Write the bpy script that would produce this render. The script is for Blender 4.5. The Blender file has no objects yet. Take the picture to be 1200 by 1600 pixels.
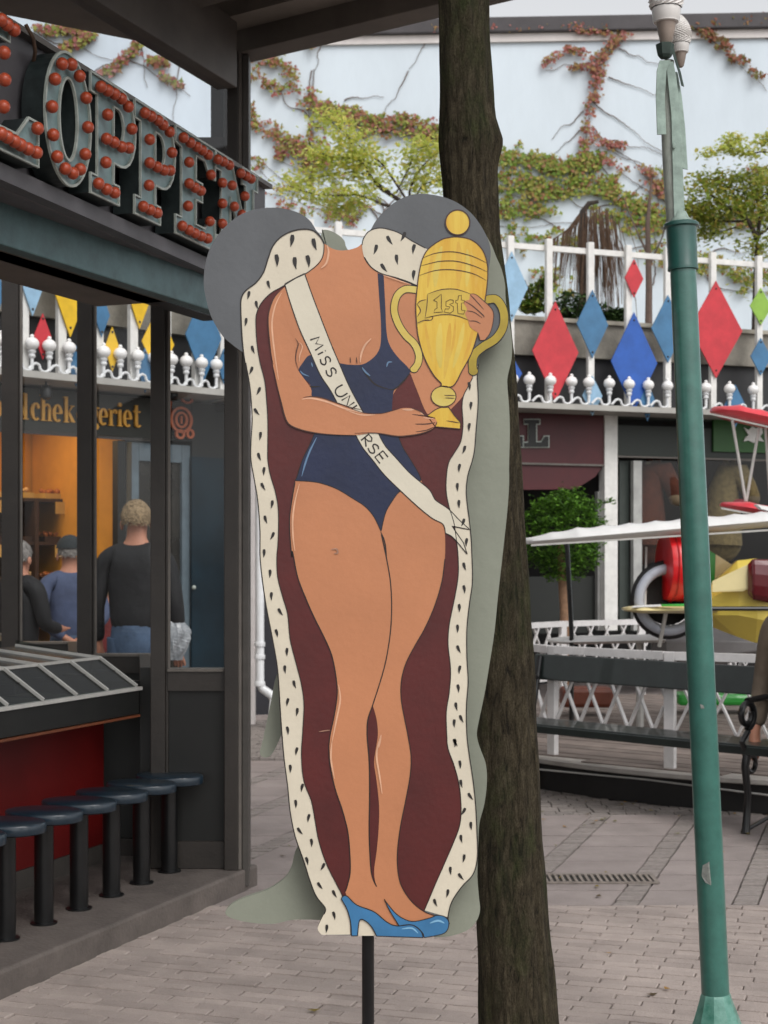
import bpy, bmesh, math, random
from mathutils import Vector, Matrix
random.seed(7)
R = math.radians
S = bpy.context.scene
COL = S.collection
HZ, FP, EYE = 872.0, 2400.0, 1.5

# ---------------------------------------------------------------- camera
cd = bpy.data.cameras.new('camera'); cam = bpy.data.objects.new('camera', cd); COL.objects.link(cam)
cam.location = (0, 0, EYE); cam.rotation_euler = (R(90), 0, 0)
cd.sensor_fit = 'VERTICAL'; cd.sensor_height = 36; cd.lens = 36*FP/1600
cd.shift_y = (HZ-800)/1600; cd.clip_end = 2000
cd.dof.use_dof = True; cd.dof.focus_distance = 3.6; cd.dof.aperture_fstop = 10
S.camera = cam
# ---------------------------------------------------------------- light
w = bpy.data.worlds.new('World'); S.world = w; w.use_nodes = True
nt = w.node_tree; nt.nodes.clear()
sky = nt.nodes.new('ShaderNodeTexSky'); sky.sky_type = 'NISHITA'; sky.sun_disc = False
sky.sun_elevation = R(48); sky.sun_rotation = R(150); sky.air_density = 1.0; sky.dust_density = 3
hs = nt.nodes.new('ShaderNodeHueSaturation'); hs.inputs['Saturation'].default_value = 0.10
bg = nt.nodes.new('ShaderNodeBackground'); bg.inputs['Strength'].default_value = 0.15
wo = nt.nodes.new('ShaderNodeOutputWorld')
nt.links.new(sky.outputs[0], hs.inputs['Color']); nt.links.new(hs.outputs[0], bg.inputs['Color']); nt.links.new(bg.outputs[0], wo.inputs[0])
sl = bpy.data.lights.new('sun', 'SUN'); sl.energy = 0.6; sl.angle = R(30); sl.color = (1, 0.97, 0.93)
so = bpy.data.objects.new('sun', sl); COL.objects.link(so)
sd = Vector((math.sin(R(150))*math.cos(R(48)), math.cos(R(150))*math.cos(R(48)), math.sin(R(48))))
so.rotation_euler = sd.to_track_quat('Z', 'Y').to_euler()
S.view_settings.view_transform = 'Standard'; S.view_settings.look = 'None'
S.view_settings.exposure = 0.5; S.view_settings.gamma = 1
S.render.engine = 'CYCLES'; S.cycles.max_bounces = 8; S.cycles.transparent_max_bounces = 16

# ---------------------------------------------------------------- helpers
def lin(h):
    h = h.lstrip('#'); r = []
    for i in (0, 2, 4):
        c = int(h[i:i+2], 16)/255
        r.append(c/12.92 if c <= .04045 else ((c+.055)/1.055)**2.4)
    return (*r, 1)
def P(x, y, Y):
    return Vector(((x-600)*Y/FP, Y, EYE+(HZ-y)*Y/FP))
def hit(x, p0, d):
    """where the vertical plane through p0 along d meets the sight line of column x: distance along d and depth"""
    a = (x-600)/FP
    t = (a*p0[1]-p0[0])/(d[0]-a*d[1])
    return t, p0[1]+t*d[1]
def onp(x, y, p0, d):
    t, Y = hit(x, p0, d)
    return P(x, y, Y)

MATS = {}
def mat(name, col, rough=.6, var=.12, scale=8, bump=0.0, bscale=None, metal=0, col2=None, island=0.0, spec=.5, stretch=(1, 1, 1), coat=0, fine=0.0):
    if name in MATS: return MATS[name]
    m = bpy.data.materials.new(name); m.use_nodes = True; n = m.node_tree.nodes; L = m.node_tree.links
    b = n['Principled BSDF']; b.inputs['Roughness'].default_value = rough; b.inputs['Metallic'].default_value = metal
    b.inputs['Specular IOR Level'].default_value = spec
    b.inputs['Coat Weight'].default_value = coat
    c = Vector(lin(col)[:3]); c2 = Vector(lin(col2)[:3]) if col2 else c*(1-var*2.2)
    hi = c if col2 else c*(1+var)
    tc = n.new('ShaderNodeTexCoord'); mp = n.new('ShaderNodeMapping'); mp.inputs['Scale'].default_value = stretch
    L.new(tc.outputs['Object'], mp.inputs[0])
    nz = n.new('ShaderNodeTexNoise'); nz.inputs['Scale'].default_value = scale; nz.inputs['Detail'].default_value = 6; nz.inputs['Roughness'].default_value = .65
    L.new(mp.outputs[0], nz.inputs['Vector'])
    cr = n.new('ShaderNodeValToRGB'); cr.color_ramp.elements[0].position = .32; cr.color_ramp.elements[1].position = .68
    cr.color_ramp.elements[0].color = (*c2, 1); cr.color_ramp.elements[1].color = (*hi, 1)
    L.new(nz.outputs['Fac'], cr.inputs[0]); out = cr.outputs[0]
    if island:
        g = n.new('ShaderNodeNewGeometry'); oi = n.new('ShaderNodeObjectInfo')
        ad = n.new('ShaderNodeMath'); ad.operation = 'ADD'; fr = n.new('ShaderNodeMath'); fr.operation = 'FRACT'
        L.new(g.outputs['Random Per Island'], ad.inputs[0]); L.new(oi.outputs['Random'], ad.inputs[1]); L.new(ad.outputs[0], fr.inputs[0])
        mr = n.new('ShaderNodeMapRange'); mr.inputs['To Min'].default_value = 1-island; mr.inputs['To Max'].default_value = 1+island
        L.new(fr.outputs[0], mr.inputs[0])
        vm = n.new('ShaderNodeVectorMath'); vm.operation = 'SCALE'; L.new(out, vm.inputs[0]); L.new(mr.outputs[0], vm.inputs['Scale']); out = vm.outputs[0]
    if fine:
        f = n.new('ShaderNodeTexNoise'); f.inputs['Scale'].default_value = 220; f.inputs['Detail'].default_value = 3
        L.new(tc.outputs['Object'], f.inputs['Vector'])
        mr = n.new('ShaderNodeMapRange'); mr.inputs['From Min'].default_value = .3; mr.inputs['From Max'].default_value = .7
        mr.inputs['To Min'].default_value = 1-fine; mr.inputs['To Max'].default_value = 1+fine; L.new(f.outputs['Fac'], mr.inputs[0])
        vm = n.new('ShaderNodeVectorMath'); vm.operation = 'SCALE'; L.new(out, vm.inputs[0]); L.new(mr.outputs[0], vm.inputs['Scale']); out = vm.outputs[0]
    L.new(out, b.inputs['Base Color'])
    if bump:
        bn = n.new('ShaderNodeTexNoise'); bn.inputs['Scale'].default_value = bscale or scale*4; bn.inputs['Detail'].default_value = 5
        L.new(mp.outputs[0], bn.inputs['Vector'])
        bu = n.new('ShaderNodeBump'); bu.inputs['Strength'].default_value = bump; bu.inputs['Distance'].default_value = .01
        L.new(bn.outputs['Fac'], bu.inputs['Height']); L.new(bu.outputs[0], b.inputs['Normal'])
    MATS[name] = m
    return m
def leafmat(name, cols, trans=.35):
    if name in MATS: return MATS[name]
    m = bpy.data.materials.new(name); m.use_nodes = True; n = m.node_tree.nodes; L = m.node_tree.links
    b = n['Principled BSDF']; b.inputs['Roughness'].default_value = .55; b.inputs['Specular IOR Level'].default_value = .3
    g = n.new('ShaderNodeNewGeometry'); cr = n.new('ShaderNodeValToRGB'); cr.color_ramp.interpolation = 'CONSTANT'
    e = cr.color_ramp.elements
    for i, c in enumerate(cols):
        if i < 2: el = e[i]; el.position = i/len(cols)
        else: el = e.new(i/len(cols))
        el.color = lin(c)
    L.new(g.outputs['Random Per Island'], cr.inputs[0]); L.new(cr.outputs[0], b.inputs['Base Color'])
    t = n.new('ShaderNodeBsdfTranslucent'); L.new(cr.outputs[0], t.inputs['Color'])
    mx = n.new('ShaderNodeMixShader'); mx.inputs[0].default_value = trans
    L.new(b.outputs[0], mx.inputs[1]); L.new(t.outputs[0], mx.inputs[2]); L.new(mx.outputs[0], n['Material Output'].inputs[0])
    MATS[name] = m; return m
def glassmat(name, tint, refl=.08, rough=.02, ior=1.3):
    if name in MATS: return MATS[name]
    m = bpy.data.materials.new(name); m.use_nodes = True; n = m.node_tree.nodes; L = m.node_tree.links
    n.remove(n['Principled BSDF'])
    t = n.new('ShaderNodeBsdfTransparent'); t.inputs[0].default_value = tint
    g = n.new('ShaderNodeBsdfGlossy'); g.inputs['Roughness'].default_value = rough
    lw = n.new('ShaderNodeLayerWeight'); lw.inputs[0].default_value = .5
    fz = n.new('ShaderNodeMath'); fz.operation = 'POWER'; fz.inputs[1].default_value = 5; L.new(lw.outputs['Facing'], fz.inputs[0])
    mr = n.new('ShaderNodeMath'); mr.operation = 'MULTIPLY_ADD'; mr.inputs[1].default_value = .7; mr.inputs[2].default_value = refl+.03
    L.new(fz.outputs[0], mr.inputs[0])
    mx = n.new('ShaderNodeMixShader'); L.new(mr.outputs[0], mx.inputs[0]); L.new(t.outputs[0], mx.inputs[1]); L.new(g.outputs[0], mx.inputs[2])
    L.new(mx.outputs[0], n['Material Output'].inputs[0]); MATS[name] = m; return m

def thing(name, label, cat, loc=(0, 0, 0), group=None, rz=0):
    o = bpy.data.objects.new(name, None); COL.objects.link(o); o.location = loc; o.rotation_euler = (0, 0, rz)
    o.empty_display_size = .1
    o['label'] = label; o['category'] = cat
    if group: o['group'] = group
    return o
class MB:
    """collects geometry (world coordinates unless the owner is built locally) and links it as one mesh object"""
    def __init__(s): s.v = []; s.f = []; s.p = []
    def build_each(s, name, m, parent=None, **k):
        for vs, fs in s.p:
            q = MB(); q.add(vs, fs); q.build(name, m, parent, **k)
    def add(s, vs, fs):
        vs = [tuple(v) for v in vs]; s.p.append((vs, fs))
        k = len(s.v); s.v += [tuple(v) for v in vs]; s.f += [tuple(i+k for i in f) for f in fs]; return s
    def obox(s, o, ax, ay, az):
        o, ax, ay, az = map(Vector, (o, ax, ay, az))
        vs = [o+ax*i+ay*j+az*k for k in (0, 1) for j in (0, 1) for i in (0, 1)]
        return s.add(vs, [(0, 2, 3, 1), (4, 5, 7, 6), (0, 1, 5, 4), (2, 6, 7, 3), (0, 4, 6, 2), (1, 3, 7, 5)])
    def box(s, a, b):
        return s.obox(a, (b[0]-a[0], 0, 0), (0, b[1]-a[1], 0), (0, 0, b[2]-a[2]))
    def bar(s, a, b, w, h, up=(0, 0, 1)):
        a, b = Vector(a), Vector(b); d = (b-a); up = Vector(up)
        x = d.cross(up)
        if x.length < 1e-6: x = d.cross(Vector((0, 1, 0)))
        x.normalize(); z = x.cross(d).normalized()
        return s.obox(a-x*w/2-z*h/2, x*w, z*h, d)
    def tube(s, pts, rad, n=10, cap=True):
        pts = [Vector(p) for p in pts]
        if not isinstance(rad, (list, tuple)): rad = [rad]*len(pts)
        rings = []; prev = None
        for i, p in enumerate(pts):
            d = (pts[min(i+1, len(pts)-1)]-pts[max(i-1, 0)]).normalized()
            if prev is None:
                prev = d.orthogonal().normalized()
            x = (prev-d*prev.dot(d)).normalized(); prev = x; y = d.cross(x)
            rings.append([p+(x*math.cos(2*math.pi*k/n)+y*math.sin(2*math.pi*k/n))*rad[i] for k in range(n)])
        vs = [v for r in rings for v in r]; fs = []
        for i in range(len(pts)-1):
            for k in range(n):
                fs.append((i*n+k, i*n+(k+1) % n, (i+1)*n+(k+1) % n, (i+1)*n+k))
        if cap: fs += [tuple(range(n-1, -1, -1)), tuple((len(pts)-1)*n+k for k in range(n))]
        return s.add(vs, fs)
    def lathe(s, prof, c=(0, 0, 0), n=24, axis=(0, 0, 1)):
        c = Vector(c); q = Vector((0, 0, 1)).rotation_difference(Vector(axis))
        vs = []; fs = []
        for r, z in prof:
            vs += [c+q @ Vector((r*math.cos(2*math.pi*k/n), r*math.sin(2*math.pi*k/n), z)) for k in range(n)]
        for i in range(len(prof)-1):
            for k in range(n): fs.append((i*n+k, i*n+(k+1) % n, (i+1)*n+(k+1) % n, (i+1)*n+k))
        fs += [tuple(range(n-1, -1, -1)), tuple((len(prof)-1)*n+k for k in range(n))]
        return s.add(vs, fs)
    def ball(s, c, r, sc=(1, 1, 1), n=16, m=10):
        prof = [(max(1e-4, math.sin(math.pi*i/m)), -math.cos(math.pi*i/m)) for i in range(m+1)]
        c = Vector(c); vs = []; fs = []
        for a, z in prof: vs += [c+Vector((a*r*sc[0]*math.cos(2*math.pi*k/n), a*r*sc[1]*math.sin(2*math.pi*k/n), z*r*sc[2])) for k in range(n)]
        for i in range(m):
            for k in range(n): fs.append((i*n+k, i*n+(k+1) % n, (i+1)*n+(k+1) % n, (i+1)*n+k))
        return s.add(vs, fs)
    def slab(s, pts, off):
        """closed outline pts (3d, coplanar) thickened by vector off"""
        n = len(pts); off = Vector(off); pts = [Vector(p) for p in pts]
        vs = pts+[p+off for p in pts]
        fs = [tuple(range(n)), tuple(range(2*n-1, n-1, -1))]+[(i, i+n, (i+1) % n+n, (i+1) % n) for i in range(n)]
        return s.add(vs, fs)
    def sheet(s, pts): return s.add(pts, [tuple(range(len(pts)))])
    def build(s, name, m, parent=None, local=False, smooth=False, bevel=0, kind=None, label=None, angle=40):
        me = bpy.data.meshes.new(name); me.from_pydata([tuple(v) for v in s.v], [], s.f); me.materials.append(m)
        bm = bmesh.new(); bm.from_mesh(me); bmesh.ops.recalc_face_normals(bm, faces=bm.faces)
        big = [f for f in bm.faces if len(f.verts) > 24]
        if big: bmesh.ops.triangulate(bm, faces=big, ngon_method='EAR_CLIP')
        bm.to_mesh(me); bm.free()
        if smooth:
            me.polygons.foreach_set('use_smooth', [True]*len(me.polygons))
            me.set_sharp_from_angle(angle=R(angle))
        o = bpy.data.objects.new(name, me); COL.objects.link(o)
        if parent is not None:
            o.parent = parent
            if not local and parent.type == 'EMPTY':
                o.matrix_parent_inverse = Matrix.LocRotScale(parent.location, parent.rotation_euler, None).inverted()
        if bevel:
            b = o.modifiers.new('bevel', 'BEVEL'); b.width = bevel; b.segments = 2; b.limit_method = 'ANGLE'; b.angle_limit = R(50)
        if kind: o['kind'] = kind
        if label: o['label'] = label
        return o
def tag(o, label, cat, group=None, kind=None):
    o['label'] = label; o['category'] = cat
    if group: o['group'] = group
    return o
def copy_tree(o, parent=None):
    c = o.copy(); COL.objects.link(c)
    if parent is not None: c.parent = parent; c.matrix_parent_inverse = o.matrix_parent_inverse.copy()
    for ch in list(o.children): copy_tree(ch, c)
    return c
def smoothp(pts, closed=True, sub=4):
    """Catmull-Rom through 2d points; a point given as (x, y, 1) stays a corner"""
    n = len(pts); out = []
    rng = range(n) if closed else range(n-1)
    for i in rng:
        p1, p2 = pts[i], pts[(i+1) % n]
        p0 = pts[(i-1) % n] if closed or i > 0 else p1
        p3 = pts[(i+2) % n] if closed or i+2 < n else p2
        if len(p1) > 2: p0 = p1
        if len(p2) > 2: p3 = p2
        for k in range(sub):
            t = k/sub
            out.append(tuple(.5*(2*p1[j]+(p2[j]-p0[j])*t+(2*p0[j]-5*p1[j]+4*p2[j]-p3[j])*t*t+(3*p1[j]-p0[j]-3*p2[j]+p3[j])*t**3) for j in (0, 1)))
    if not closed: out.append(tuple(pts[-1][:2]))
    return out
def Z(pts, ox, oy, sc):
    """coordinates read in an enlargement -> photograph units"""
    return [(ox+p[0]/sc, oy+p[1]/sc)+tuple(p[2:]) for p in pts]
def ribbon(pts, w, taper=True):
    """2d stroke of width w -> outline polygon as quads"""
    n = len(pts); vs = []; fs = []
    for i, p in enumerate(pts):
        a, b = pts[max(i-1, 0)], pts[min(i+1, n-1)]
        dx, dy = b[0]-a[0], b[1]-a[1]; l = math.hypot(dx, dy) or 1
        k = w/2*(min(1, .3+2.5*min(i, n-1-i)/n) if taper else 1)
        vs += [(p[0]-dy/l*k, p[1]+dx/l*k), (p[0]+dy/l*k, p[1]-dx/l*k)]
        if i: fs.append((2*i-2, 2*i, 2*i+1, 2*i-1))
    return vs, fs

# ---------------------------------------------------------------- materials
M_paver = mat('clay_paver', '#a3968f', .85, .10, 2.6, .5, 120, island=.11, fine=.10)
M_slab = mat('concrete_slab', '#948985', .85, .10, 3, .4, 100, island=.04, fine=.08)
M_joint = mat('sand_joint', '#655d58', .95, .2, 40)
M_conc = mat('weathered_concrete', '#8f8a80', .9, .2, 3, .4, 40, fine=.06)
M_plinth = mat('plinth_stone', '#615954', .8, .14, 6, .4, 60, fine=.08)
M_frame = mat('dark_brown_frame', '#2f2a26', .45, .14, 5, .1, 60)
M_frame2 = mat('light_frame_edge', '#67615b', .5, .12, 8)
M_black = mat('black_panel', '#121311', .5, .2, 4)
M_soffit = mat('roof_soffit_paint', '#6c655e', .6, .12, 3)
M_soffit2 = mat('roof_edge_paint', '#8a8279', .6, .1, 3)
M_teal = mat('teal_beam_paint', '#4a6466', .45, .16, 9, .1, 40)
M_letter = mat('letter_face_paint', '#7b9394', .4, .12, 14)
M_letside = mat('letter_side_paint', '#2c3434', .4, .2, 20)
M_letrim = mat('letter_rim_paint', '#a9b0a8', .4, .1, 20)
M_signbox = mat('sign_box_paint', '#5c595c', .5, .12, 6)
M_bulb = mat('red_bulb_glass', '#b0492b', .38, .15, 30, coat=.12)
M_pane = glassmat('window_glass', (.95, .96, .96, 1), .0)
M_pane2 = glassmat('clerestory_glass', (.93, .95, .98, 1), .01)
M_case = glassmat('case_glass', (.34, .40, .37, 1), .0, .25, 1.12)
M_whitem = mat('white_metal', '#d9dadb', .35, .05, 10)
M_whitep = mat('white_paint', '#dcdad6', .5, .06, 12)
M_alu = mat('pale_aluminium', '#bdbbb6', .4, .06, 20, metal=.2)
M_redpan = mat('red_counter_panel', '#641110', .4, .1, 3)
M_stooltop = mat('navy_stool_gloss', '#1a2a36', .3, .15, 12, coat=.25)
M_stoolleg = mat('black_stool_leg', '#121314', .3, .2, 20)
M_copper = mat('copper_trim', '#6b3a22', .4, .1, 20)
M_bark0 = mat('limb_bark', '#443930', .95, .3, 16, 1.0, 26, col2='#1f1a14', stretch=(1, 1, .22), fine=.22)
M_bluewall = mat('pale_blue_render', '#d3dde5', .9, .04, 1.2, .1, 30, stretch=(1, 1, .3))
M_coping = mat('dark_coping', '#4c484a', .7, .1, 3)
M_pinkw = mat('pinkish_white_band', '#d6cfcc', .7, .04, 5)
M_dfascia = mat('black_fascia', '#2a2a2c', .6, .12, 3)
M_green = mat('lamp_post_green', '#37685e', .3, .1, 14, .05, 60, coat=.3, fine=.03)
M_verd = mat('verdigris', '#94a69c', .7, .14, 24, .2, 60)
M_verdd = mat('verdigris_dark', '#2f4038', .6, .2, 24)
M_lglass = mat('cream_lamp_glass', '#e2deda', .35, .06, 10)
M_lwood = mat('lamp_cup', '#94857a', .5, .12, 12)
M_bench = mat('bench_dark_green', '#1d2422', .35, .15, 10, coat=.2)
M_iron = mat('black_cast_iron', '#121213', .3, .2, 20)
M_lat = mat('lattice_white', '#cfcccb', .5, .06, 10)
M_deck = mat('deck_board', '#7b6f68', .8, .15, 5, .3, 30, island=.12)
M_skirt = mat('platform_skirt', '#1d1a19', .7, .2, 4)
M_yel = mat('yellow_body', '#d6be54', .3, .05, 3, coat=.4)
M_cream = mat('cream_body', '#e0d09a', .3, .05, 3, coat=.4)
M_red = mat('red_body', '#d2141c', .3, .05, 3, coat=.4)
M_redw = mat('red_wing', '#d8404a', .35, .06, 8, coat=.3)
M_maroon = mat('maroon_hatch', '#5a1018', .25, .06, 3, coat=.5)
M_gr = mat('green_body', '#2f9a3a', .3, .05, 3, coat=.4)
M_grey = mat('grey_rim', '#a0a4ae', .5, .06, 10)
M_tyre = mat('black_tyre', '#17171a', .7, .1, 20)
M_shopred = mat('dark_red_sign', '#4a0f16', .5, .1, 3)
M_shopgrn = mat('green_sign', '#24551c', .5, .1, 3)
M_shopdk = mat('dark_green_fascia', '#18211a', .5, .1, 3)
M_olive = mat('olive_sign_board', '#2a2b24', .5, .08, 3)
M_gold = mat('gold_lettering', '#e8a93a', .4, .1, 20)
M_orange = mat('orange_emblem', '#b8603a', .5, .1, 20)
M_orwall = mat('orange_wall', '#cf9030', .8, .08, 3)
M_wood = mat('dark_shelf_wood', '#3a2416', .6, .2, 8)
M_bluefr = mat('blue_grey_frame', '#5a676f', .4, .1, 8)
M_bread = mat('candy_goods', '#8a3a1c', .6, .3, 30)
M_card = mat('price_card', '#c09a52', .7, .05, 8)
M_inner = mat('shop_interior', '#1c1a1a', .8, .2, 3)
M_skin = mat('person_skin', '#b07a62', .6, .06, 20)
M_stem = mat('vine_stem', '#6b5a52', .9, .1, 20)
M_twig = mat('brown_twigs', '#5c4636', .9, .2, 20)
M_trunkd = mat('dark_trunk', '#3c332c', .9, .2, 20)

def barkmat():
    m = bpy.data.materials.new('tree_bark'); m.use_nodes = True; n = m.node_tree.nodes; L = m.node_tree.links; b = n['Principled BSDF']
    b.inputs['Roughness'].default_value = .95; b.inputs['Specular IOR Level'].default_value = .2
    tc = n.new('ShaderNodeTexCoord')
    def noise(sc, st, det=8, rough=.7, dist=0):
        mp = n.new('ShaderNodeMapping'); mp.inputs['Scale'].default_value = st; L.new(tc.outputs['Object'], mp.inputs[0])
        z = n.new('ShaderNodeTexNoise'); z.inputs['Scale'].default_value = sc; z.inputs['Detail'].default_value = det; z.inputs['Roughness'].default_value = rough; z.inputs['Distortion'].default_value = dist
        L.new(mp.outputs[0], z.inputs['Vector']); return z.outputs['Fac']
    def ramp(f, stops):
        r = n.new('ShaderNodeValToRGB'); e = r.color_ramp.elements
        for i, (p, c) in enumerate(stops):
            el = e[i] if i < 2 else e.new(p); el.position = p; el.color = lin(c) if isinstance(c, str) else (c, c, c, 1)
        L.new(f, r.inputs[0]); return r.outputs[0]
    fis = noise(70, (1, 1, .20), 9, .72, .8); mid = noise(28, (1, 1, .35)); big = noise(3.2, (1, 1, .6), 5); fine_ = noise(260, (1, 1, .6), 4)
    col = ramp(fis, [(.34, '#1c1812'), (.45, '#3c3528'), (.56, '#4e4636'), (.70, '#5f5646')])
    mos = ramp(big, [(.50, 0.0), (.66, .75)]); mx = n.new('ShaderNodeMix'); mx.data_type = 'RGBA'; L.new(mos, mx.inputs['Factor']); L.new(col, mx.inputs['A'])
    L.new(ramp(mid, [(.40, '#1c2213'), (.60, '#3f4a26')]), mx.inputs['B'])
    spk = n.new('ShaderNodeMix'); spk.data_type = 'RGBA'; spk.blend_type = 'MULTIPLY'; spk.inputs['Factor'].default_value = .8
    L.new(mx.outputs['Result'], spk.inputs['A']); L.new(ramp(fine_, [(.35, .35), (.60, 1.0)]), spk.inputs['B']); L.new(spk.outputs['Result'], b.inputs['Base Color'])
    ad = n.new('ShaderNodeMath'); ad.operation = 'MULTIPLY_ADD'; L.new(fis, ad.inputs[0]); ad.inputs[1].default_value = 1.6; L.new(mid, ad.inputs[2])
    bu = n.new('ShaderNodeBump'); bu.inputs['Strength'].default_value = 1; bu.inputs['Distance'].default_value = .011; L.new(ad.outputs[0], bu.inputs['Height']); L.new(bu.outputs[0], b.inputs['Normal'])
    return m
M_bark = barkmat()
# ================================================================ GROUND
def struct(o): o['kind'] = 'structure'; return o
# --- running-bond pavers in the foreground
pav = bpy.data.objects.new('pavement', None); COL.objects.link(pav); struct(pav)
struct(MB().box((-400, -400, -.3), (400, 600, -.02)).build('ground', M_joint))
def chamfer_block(lx, ly, name, m, h=.05):
    bm = MB(); c = .003
    vs = [(x, y, -h) for x, y in ((0, 0), (lx, 0), (lx, ly), (0, ly))]
    vs += [(x, y, -c) for x, y in ((0, 0), (lx, 0), (lx, ly), (0, ly))]
    vs += [(x, y, 0) for x, y in ((c, c), (lx-c, c), (lx-c, ly-c), (c, ly-c))]
    fs = [(i, (i+1) % 4, (i+1) % 4+4, i+4) for i in range(4)]+[(i+4, (i+1) % 4+4, (i+1) % 4+8, i+8) for i in range(4)]+[(8, 9, 10, 11)]
    return vs, fs
BR = random.Random(3)
ang = R(-1.2); ca, sa = math.cos(ang), math.sin(ang)
ang = R(-18); ca, sa = math.cos(ang), math.sin(ang)
LX, LY = .206, .060
YE = 6.632
def rotp(x, y): return (x*ca-y*sa, 5.8+x*sa+y*ca)
def clipY(poly, ymax):
    out = []
    for i in range(len(poly)):
        a, b_ = poly[i], poly[(i+1) % len(poly)]
        if a[1] <= ymax: out.append(a)
        if (a[1] <= ymax) != (b_[1] <= ymax):
            f = (ymax-a[1])/(b_[1]-a[1]); out.append((a[0]+(b_[0]-a[0])*f, ymax))
    return out
def brickgeo(poly, z, c=.0022, h=.03, tl=(0, 0)):
    n = len(poly); cx_ = sum(p[0] for p in poly)/n; cy_ = sum(p[1] for p in poly)/n
    zz_ = lambda x, y: z+(x-cx_)*tl[0]+(y-cy_)*tl[1]
    def ins(p):
        dx, dy = cx_-p[0], cy_-p[1]; l = math.hypot(dx, dy) or 1; return (p[0]+dx/l*c*1.6, p[1]+dy/l*c)
    q = [ins(p) for p in poly]
    vs = [(x, y, -h) for x, y in poly]+[(x, y, zz_(x, y)-c) for x, y in poly]+[(x, y, zz_(x, y)) for x, y in q]
    fs = [(i, (i+1) % n, (i+1) % n+n, i+n) for i in range(n)]+[(i+n, (i+1) % n+n, (i+1) % n+2*n, i+2*n) for i in range(n)]+[tuple(2*n+i for i in range(n))]
    return vs, fs
items = []
for r in range(-75, 40):
    off = (r % 2)*LX/2+BR.uniform(-.02, .02); y0 = r*LY
    for c in range(-26, 24):
        x0 = c*LX+off; jx, jy = BR.uniform(.0016, .0042), BR.uniform(.001, .0028)
        q = [(x0+jx, y0+jy), (x0+LX-jx, y0+jy+BR.uniform(-.001, .001)), (x0+LX-jx, y0+LY-jy), (x0+jx, y0+LY-jy+BR.uniform(-.001, .001))]
        poly = clipY([rotp(*p) for p in q], YE)
        if len(poly) < 3: continue
        cx_ = sum(p[0] for p in poly)/len(poly); cy_ = sum(p[1] for p in poly)/len(poly)
        if cy_ < 2.0 or abs(cx_) > 4: continue
        vis_ = 4.9 < cy_ and abs(cx_) < cy_*.25+.05 and cx_ > -.62-(6.92-cy_)*.40
        items.append((0 if vis_ else 1, cy_, poly))
items.sort(key=lambda t: t[:2])
rest = MB()
for k, (v_, cy_, poly) in enumerate(items):
    vs, fs = brickgeo(poly, BR.uniform(-.003, .002), tl=(BR.uniform(-.012, .012), BR.uniform(-.03, .03)))
    if k < 296 and not v_: MB().add(vs, fs).build('paver', M_paver, pav)
    else: rest.add(vs, fs)
rest.build('paver_field', M_paver, pav, kind='stuff')
def inview(x, y, lo=4.85): return lo < y and abs(x) < y*.25+.12
# --- slab field with diagonal sett strips behind
slab = bpy.data.objects.new('slab_paving', None); COL.objects.link(slab); struct(slab)
DX, DY = .323, 1.0          # the strips run along (DX, DY)
PIT = .52
setts = MB(); srest = MB(); nsl = 0
rows = []; y = 6.64
while y < 14.0:
    h = BR.choice((.30, .34, .38)); rows.append((y, h)); y += h
fine_front = lambda x: 8.75 if x > .3 else 11.2
GX0, GX1, GY0, GY1 = .74, 1.27, 7.07, 7.27
for k in range(-12, 14):
    xs0 = .985+k*PIT          # left edge of strip at y=6.64
    for (y, h) in rows:
        def sx(yy): return xs0+(yy-6.64)*DX
        xm = sx(y)
        if y > fine_front(xm)+.1 or xm < -4.5: continue
        if xm < -.3-(7-y)*.4 and y < 6.9: pass
        z = BR.uniform(-.004, .001); g = .006
        a = [(sx(y)+.11+g, y+g), (sx(y)+PIT-g, y+g), (sx(y+h)+PIT-g, y+h-g), (sx(y+h)+.11+g, y+h-g)]
        if inview(xm+.3, y, 6) and nsl < 280:
            if xm+PIT > GX0 and xm < GX1 and y < GY1 and y+h > GY0:   # leave the drain open: cut the slab at it
                pass
            MB().slab([(px, py, -.04) for px, py in a], (0, 0, .04+z)).build('slab', M_slab, slab); nsl += 1
        else:
            srest.slab([(px, py, -.03) for px, py in a], (0, 0, .03+z))
        n = 6; hh = h/n
        for i in range(n):
            y1 = y+i*hh; g2 = .004
            q = [(sx(y1)+g2, y1+g2), (sx(y1)+.105, y1+g2), (sx(y1+hh)+.105, y1+hh-g2), (sx(y1+hh)+g2, y1+hh-g2)]
            setts.slab([(px, py, -.03) for px, py in q], (0, 0, .03+BR.uniform(-.006, .002)))
srest.build('slab_field', M_slab, slab, kind='stuff')
setts.build('sett_strips', mat('grey_sett', '#8e8580', .9, .10, 30, .5, 100, island=.08), slab, kind='stuff')
# --- small setts further back, laid in wavy rows
sb = MB()
yy = 8.9
while yy < 15.5:
    x = -4.0
    while x < 6.5:
        if (x > .3 and yy > 8.95) or yy > 11.5:
            ww = BR.uniform(.09, .12); wv = .06*math.sin(x*4)
            c = [(x, yy+wv), (x+ww-.008, yy+wv), (x+ww-.008, yy+.075+wv), (x, yy+.075+wv)]
            if (x-3.46)**2+(yy-11.77)**2 > 9.1:
                sb.slab([(p[0], p[1], -.02) for p in c], (0, 0, .02+BR.uniform(-.006, .0)))
            x += ww
        else: x += .11
    yy += .085
sb.build('sett_paving', mat('far_sett', '#867e79', .9, .12, 30, island=.14), kind='structure')
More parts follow.
